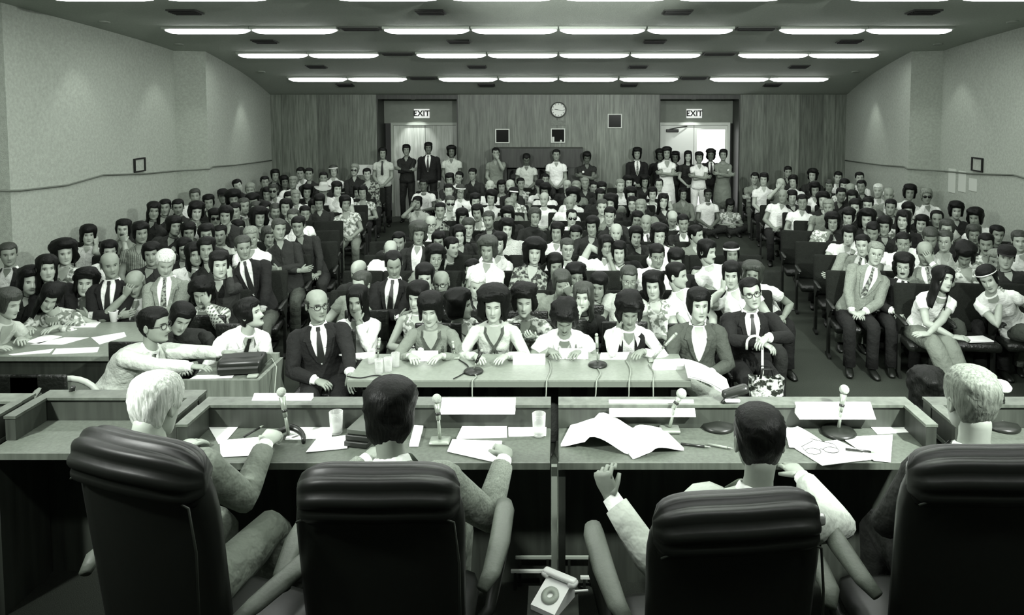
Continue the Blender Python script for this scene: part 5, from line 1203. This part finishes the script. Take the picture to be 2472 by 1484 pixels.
# second row of chairs just behind the witnesses
BG = 'people seated just behind the witnesses'
witness(863, 725, 6.45, .08, 'person with long straight black hair, fingers to mouth, white blouse', 'chair of the long-haired person behind the bald witness', hair='l', ht='k', top='white', sleeve='long', neck='vee', pose='chinR', yaw=-2, pitch=6, female=True, skin='m', group=BG, lod=0)
witness(1009, 715, 6.62, .06, 'person in sleeveless white patterned top behind the tunic-wearing witness', 'chair behind the tunic-wearing witness', hair='o', ht='k', top='floral', sleeve='none', neck='vee', yaw=-15, pitch=8, female=True, group=BG, lod=1)
witness(1109, 737, 6.48, .08, 'person with bushy hair and floral blouse turned away sideways', 'chair of the sideways-turned floral-bloused person', hair='b', ht='k', top='floral', sleeve='short', neck='vee', by=55, yaw=30, female=True, group=BG, lod=1)
witness(1409, 716, 6.62, .08, 'person with long dark hair behind the head-bowed witness', 'chair of the long dark-haired person behind the table', hair='l', ht='d', top='dark', sleeve='long', neck='tee', yaw=-12, pose='chinL', female=True, group=BG, lod=1)
# ================================================================= clerk's desk, press table, standing and floor-sitting people
t = empty('clerk_desk', (-2.56, 5.58, 0), 0, 'boxy clerk desk with raised rim and black machine', 'desk')
clerk_m = mat('clerk_desk_wood', 0.10, 0.5, kind='wood', v2=0.20)
for nm, b in (('front_panel', (-.30, .29, -.24, -.21, 0, .75)), ('end_panel', (.26, .29, -.21, .25, 0, .75)), ('desk_top', (-.30, .26, -.21, .25, .68, .71)), ('back_rim', (-.30, .26, .22, .25, .71, .79)), ('end_panel', (-.30, -.27, -.21, .25, 0, .68))):
    mb = MB(); mb.box(*b); mb.build(nm, clerk_m, t)
t = empty('steno_machine', (-2.52, 5.60, .711), R(8), 'black recording machine on the clerk desk', 'machine')
mb = MB(); mb.rbox((0, .04, .06), (.34, .22, .12), .03); mb.build('machine_body', black_metal, t, True)
mb = MB(); mb.prism([(-.09, .02), (-.02, .02), (.06, .12), (.05, .14), (-.09, .06)], 0, -.15, .15); mb.build('keyboard_slope', black_metal, t, False)
mb = MB(); mb.rbox((.12, -.12, .012), (.08, .05, .02), .006); mb.build('plug_block', mat('dull_steel', 0.28, 0.45), t, True)
mb = MB(); mb.lathe([(.008, 0), (.010, .004), (.002, .008)], 10, c=(-.10, -.06, .085)); mb.build('button', card_m, t, True)
mb = MB(); mb.tube([(.18, .0, .05), (.24, -.02, .11), (.29, -.08, .06), (.295, -.16, -.05), (.29, -.20, -.2)], .004, 6); mb.build('cord', mat('cable_grey', 0.25, 0.6), t, True)
sheet([(455, 916), (560, 912), (566, 904), (475, 906)], .713, 'white sheet under the clerk hands', grp='papers on the clerk desk')
SG = 'people around the clerk desk'
def somebody(px, py, yh, base, label, grp=SG, **k):
    k.setdefault('lod', 0); return person(at_y(px, py, yh), base, label=label, group=grp, **k)
somebody(371, 784, 5.62, (-3.52, 5.62), 'clerk in pale jacket and striped tie seated in profile', by=58, hair='s', ht='k', top='light', sleeve='suit', neck='suit', tie='s', lapel='light', glasses='t', skin='m', pitch=2, yaw=30, headscale=1.12, build=1.12, leg_m='grey',
         hands={1: dict(TW=(-2.72, 5.72, .83), dW=(1, .05, -.15), nW=(0, 0, -1), curl=.4), -1: dict(TW=(-2.80, 5.45, .81), dW=(1, .15, -.1), nW=(0, 0, -1), curl=.4)})
somebody(602, 757, 5.98, (-2.86, 6.1), 'mustached person in white shirt and tie, head raised in profile', by=40, hair='m', ht='k', top='white', sleeve='long', neck='shirt', tie='k', mustache=True, yaw=48, pitch=-12, skin='l', leg_m='dark')
somebody(436, 768, 6.10, (-3.30, 6.35), 'person in dark roll-neck tilting head beside the clerk', by=20, hair='m', ht='k', top='dark', sleeve='long', neck='roll', yaw=20, pitch=22, roll=18, skin='l')
for i, (bx, by_, lab) in enumerate(((-3.52, 5.64, 'chair of the clerk'), (-2.86, 6.12, 'chair of the mustached person'), (-3.30, 6.37, 'chair of the roll-neck person'))): seat_for((bx, by_, 0), lab)
# round-backed chair behind the clerk
p = at_y(205, 925, 5.35); t = empty('round_back_chair', (p.x - .05, 5.2, 0), R(20), 'empty chair with round pale-rimmed back behind the clerk', 'chair')
mb = MB(); mb.tube([(.22 * math.cos(a), .0, .62 + .20 * math.sin(a)) for a in np.linspace(0, 2 * math.pi, 29)], .022, 8, cap=False); mb.build('back_rim', mat('chair_rim', 0.42, 0.4), t, True)
mb = MB(); an = np.arange(24) * 2 * math.pi / 24; mb.grid(np.array([[(.20 * q * math.cos(a), d, .62 + .18 * q * math.sin(a)) for a in an] for q, d in ((1, -.02), (.6, -.035), (.02, -.04), (.02, .02), (1, .02), (1, -.02))]), 0, True); mb.build('backrest', mat('chair_fabric', 0.09, 0.8, bump=.4, bscale=200), t, True)
mb = MB(); mb.rbox((0, -.22, .43), (.44, .44, .08), .035); mb.build('seat', mat('chair_fabric', 0.09, 0.8), t, True)
for sx in (-1, 1):
    for y in (-.38, -.04):
        mb = MB(); mb.tube([(sx * .19, y, 0), (sx * .17, y * .9, .40)], .012, 6); mb.build('leg', black_metal, t, True)

# press table
t = empty('press_table', (-4.35, 6.33, 0), R(0), 'side table strewn with papers and a paper cup', 'table'); hx, hy = .72, .46
mb = MB(); mb.box(-hx, hx, -hy, hy, .70, .74); mb.build('tabletop', wood_pale, t); mb = MB(); mb.box(-hx + .04, hx - .04, -hy + .05, -hy + .07, .25, .70); mb.build('modesty_panel', desk_dark, t)
for sx in (-1, 1):
    for sy in (-1, 1): mb = MB(); mb.box(sx * (hx - .06) - .02, sx * (hx - .06) + .02, sy * (hy - .1) - .02, sy * (hy - .1) + .02, 0, .70); mb.build('leg', black_metal, t)
zs = .741
for c, lab in (([(20, 856), (130, 842), (120, 852), (30, 858)], 'sheet at the near corner of the press table'), ([(135, 842), (240, 838), (235, 850), (125, 856)], 'sheet at the near edge of the press table'), ([(70, 832), (155, 815), (215, 815), (150, 832)], 'long sheet in the middle of the press table'), ([(220, 815), (300, 802), (305, 812), (240, 832)], 'spread sheet at the clerk end of the press table'), ([(150, 792), (190, 776), (245, 776), (230, 790)], 'stack at the far side of the press table'), ([(60, 826), (110, 808), (150, 812), (95, 830)], 'sheet under the resting elbow')):
    sheet(c, zs, lab, grp='papers on the press table', th=.006 if 'stack' in lab else .003)
c = at_z(275, 776, zs); t = empty('paper_cup', c, 0, 'white paper cup on the press table', 'cup'); mb = MB(); mb.lathe([(.028, 0), (.040, .10), (.042, .102), (.038, .100), (.026, .004)], 20); mb.build('cup_wall', card_m, t, True)
mb = MB(); mb.tube([(.041 * math.cos(a), .041 * math.sin(a), .102) for a in np.linspace(0, 2 * math.pi, 21)], .003, 6, cap=False); mb.build('rim', card_m, t, True)
LG = 'people at the press table'
for px, py, yh, b, lab, kw in (
    (208, 682, 7.0, None, 'person with bushy hair and pale patterned shirt leaning at press table', dict(hair='b', top='floral', sleeve='short', neck='vee', yaw=24, roll=6, pose='table', skin='l')),
    (326, 682, 7.0, None, 'balding person in white shirt covering face with hand', dict(hair='d', ht='g', top='white', neck='shirt', pitch=22, yaw=18, pose='browL', skin='m', build=1.1)),
    (489, 706, 6.75, None, 'person in plaid shirt pressing sleeve to temple', dict(hair='b', top='plaid', sleeve='long', neck='shirt', pitch=16, yaw=10, pose='browR', skin='m')),
    (122, 716, 6.62, (-4.78, 6.85), 'person with long hair and floral blouse bent over the table', dict(hair='l', top='floral', sleeve='long', neck='vee', pitch=26, yaw=20, roll=20, pose='table', female=True, skin='l', by=10)),
    (18, 732, 6.15, (-5.1, 6.15), 'person with dark hair cut by the picture edge at press table', dict(hair='m', ht='d', top='light', sleeve='short', neck='vee', pitch=16, yaw=10, female=True, by=75, skin='l', pose='table'))):
    kw.setdefault('ht', 'k'); P = at_y(px, py, yh); b = b or (P.x, yh + .12); seat_for((b[0], b[1] + .02, 0), 'chair of the ' + ' '.join(lab.split()[:9])); person(P, b, label=lab, group=LG, lod=0, **kw)

# person low beyond the end of the dais, front row of the white-door block
person(at_y(2238, 945, 4.3), (2.25, 4.36), 170, hair='b', ht='k', top='white', sleeve='short', neck='tee', lod=0, label='dark bushy-haired person seated below the dais end, seen from behind', group=SG, leg_m='dark'); seat_for((2.25, 4.36, 0), 'chair of the person below the dais end')
FG = 'front row of the white-door block'
P = at_y(2276, 673, 7.0); chair(3.74, 7.22, 'auditorium seat of the person hugging knees', R(-10))
person(P, (3.72, 7.24), -8, hair='l', ht='k', top='white', sleeve='short', neck='tee', lod=0, yaw=18, pitch=-6, roll=14, female=True, legs='skirt', leg_m='grey', skin='l', label='long-haired person in white blouse and skirt hugging knees', group=FG,
       hands={-1: dict(T=(.12, -.44, .60), d=(1, -.2, 0), n=(0, .3, -1), pole=(-1, -.2, -.3), curl=.3), 1: dict(T=(-.10, -.46, .62), d=(-1, -.1, 0), n=(0, .3, -1), pole=(1, -.2, -.3), curl=.3)}, knees=[((-.06, -.48, .53), (.12, -.62, .12)), ((.09, -.47, .52), (.22, -.60, .09))])
P = at_y(2386, 672, 7.05); chair(4.72, 7.22, 'auditorium seat of the ponytailed person', R(-10)); chair(4.22, 7.24, 'empty front auditorium seat with a paper on its cushion', R(-10))
person(P, (4.70, 7.24), -6, hair='m', ht='k', top='white', sleeve='short', neck='tee', lod=0, yaw=-30, pitch=14, roll=-22, female=True, legs='skirt', leg_m='mid', skin='l', extra='headband', label='person in white blouse and headband leaning on hand, legs crossed', group=FG,
       hands={-1: dict(T=(-.28, -.20, .86), d=(-.1, 0, 1), n=(.6, .6, 0), pole=(-.5, -.3, -1), curl=.7), 1: dict(T=(.05, -.42, .62), d=(-1, -.2, 0), n=(0, 0, -1), pole=(1, 0, -.4), curl=.4)}, knees=[((.06, -.46, .60), (-.16, -.72, .30)), ((.14, -.45, .50), (.16, -.40, .085))])
p = Vector((4.21, 7.12, .452)); mb = MB(); mb.box(-.13, .13, -.08, .08, 0, .012); o = mb.build('paper_sheet', paper_m, None); o.location = p; o.rotation_euler.z = .1; tag(o, 'white paper left on the empty front seat', 'paper')

# standing people along the back wall
ST = 'people standing along the back wall'
for px, py, yy, lab, kw in (
    (924, 370, 15.9, 'standing person in white shirt and dark tie by wooden doors', dict(hair='m', top='light', sleeve='short', neck='shirt', tie='k', pose='lap', skin='m')),
    (981, 362, 16.5, 'standing person in dark clothes before the wooden doors', dict(hair='m', top='dark', sleeve='long', neck='shirt', pose='cross', skin='m')),
    (1034, 357, 16.2, 'tall standing person in black suit and long tie', dict(hair='m', top='black', sleeve='suit', neck='suit', tie='k', pose='hang', skin='d', build=1.1)),
    (1090, 366, 16.1, 'standing person in pale polo shirt with dark shoulder bands', dict(hair='b', top='light', sleeve='short', neck='shirt', pose='lap', skin='d')),
    (1197, 370, 15.9, 'standing person in grey shirt with hand at mouth by console', dict(hair='s', top='grey', sleeve='short', neck='shirt', pose='mouth', skin='m')),
    (1271, 384, 15.8, 'person in pale shirt leaning down at the console', dict(hair='s', top='light', sleeve='short', neck='shirt', pose='lap', skin='d', pitch=30)),
    (1343, 374, 15.8, 'standing person in white shirt in front of the console', dict(hair='s', top='white', sleeve='short', neck='shirt', pose='lap', skin='m')),
    (1417, 380, 15.8, 'standing person in dark shirt with badge writing by console', dict(hair='m', top='dark', sleeve='short', neck='shirt', pose='cross', skin='d', pitch=18, extra='badge')),
    (1538, 371, 16.2, 'standing bushy-haired person in dark suit leaning on panelled wall', dict(hair='b', top='black', sleeve='suit', neck='suit', tie='s', pose='lap', skin='m', build=1.08)),
    (1610, 370, 15.6, 'standing person with wavy hair in white blouse and skirt, arms folded', dict(hair='b', top='white', sleeve='short', neck='vee', pose='cross', legs='skirt', leg_m='white', female=True, skin='m')),
    (1661, 377, 16.3, 'standing person with long fringed hair in dark dress', dict(hair='l', top='dark', sleeve='short', neck='tee', pose='lap', legs='skirt', leg_m='black', female=True, skin='l')),
    (1688, 380, 15.7, 'standing person in white top and white trousers, arms folded', dict(hair='m', top='white', sleeve='short', neck='shirt', pose='cross', leg_m='white', female=True, skin='m')),
    (1716, 374, 16.3, 'standing person in dark suit behind the folded-arms pair', dict(hair='b', top='black', sleeve='suit', neck='suit', tie='k', pose='hang', skin='d')),
    (1746, 374, 15.9, 'standing person in grey dress with badge beside the white doors', dict(hair='m', top='grey', sleeve='long', neck='tee', pose='cross', legs='skirt', leg_m='grey', female=True, extra='badgeR', skin='m')),
    (1630, 380, 16.6, 'dark figure half hidden behind the wavy-haired standing person', dict(hair='b', top='dark', sleeve='long', neck='tee', pose='hang', skin='d')),
    (1594, 374, 16.4, 'dark figure at the edge of the white door frame', dict(hair='b', top='black', sleeve='long', neck='tee', pose='hang', skin='d'))):
    kw.setdefault('ht', 'k'); P = at_y(px, py, yy); person(P, (P.x, yy + .04), 0, stand=True, label=lab, group=ST, lod=2, yaw=-math.degrees(math.atan2(P.x, P.y)), **kw)
# people on the floor of the aisles
FL = 'people sitting on the aisle floor'
def floor_sitter(px, py, yy, lab, kn=None, **k):
    k.setdefault('ht', 'k'); P = at_y(px, py, yy); person(P, (P.x, yy + .08), 0, seat=.04, label=lab, group=FL, lod=1, knees=kn or [((-.34, -.28, .16), (.10, -.38, .08)), ((.34, -.28, .16), (-.10, -.42, .08))], **k)
floor_sitter(1709, 470, 15.0, 'person in white T-shirt sitting cross-legged in the aisle', hair='s', top='white', neck='tee', skin='d')
floor_sitter(1762, 495, 15.1, 'curled-up person in pale pattern beside the cross-legged one', hair='m', top='floral', neck='vee', skin='m', pitch=30)
floor_sitter(1649, 468, 15.1, 'person in grey shirt sitting on the aisle floor edge', hair='m', top='grey', sleeve='long', neck='shirt', skin='m')
floor_sitter(1008, 490, 14.0, 'person in pale shirt with hand on head by the dark aisle', hair='m', top='light', sleeve='short', neck='shirt', skin='m', pose='browL')
P = at_y(1023, 446, 14.6); person(P, (P.x, 14.65), 0, hair='s', ht='k', top='white', neck='tee', skin='d', lod=2, label='person in white T-shirt perched at the head of the dark aisle', group=FL, seat=.43); chair(P.x, 14.65, 'auditorium seat at the head of the dark aisle')

# chairs standing empty by the press table, and small things on the clerk-end desk segment
for px, lab in ((30, 'empty chair in front of the press table at the picture edge'), (92, 'second empty chair in front of the press table')):
    p = at_y(px, 908, 5.15); seat_for((p.x, 4.93, 0), lab)
microphone(186, 1000, (168, 955), 'dark-headed microphone on the empty desk segment', 'box', zb=DT + .001, r=.018, mdark=True)
t = empty('desk_ornament', at_z(270, 1000, DT + .001), 0, 'small pale ornament on the empty desk segment', 'ornament')
mb = MB(); mb.lathe([(.016, 0), (.018, .006), (.008, .012), (.012, .03), (.006, .045)], 14); mb.build('ornament_base', card_m, t, True)
mb = MB(); mb.rbox((.004, 0, .056), (.022, .016, .022), .008); mb.build('ornament_head', card_m, t, True)
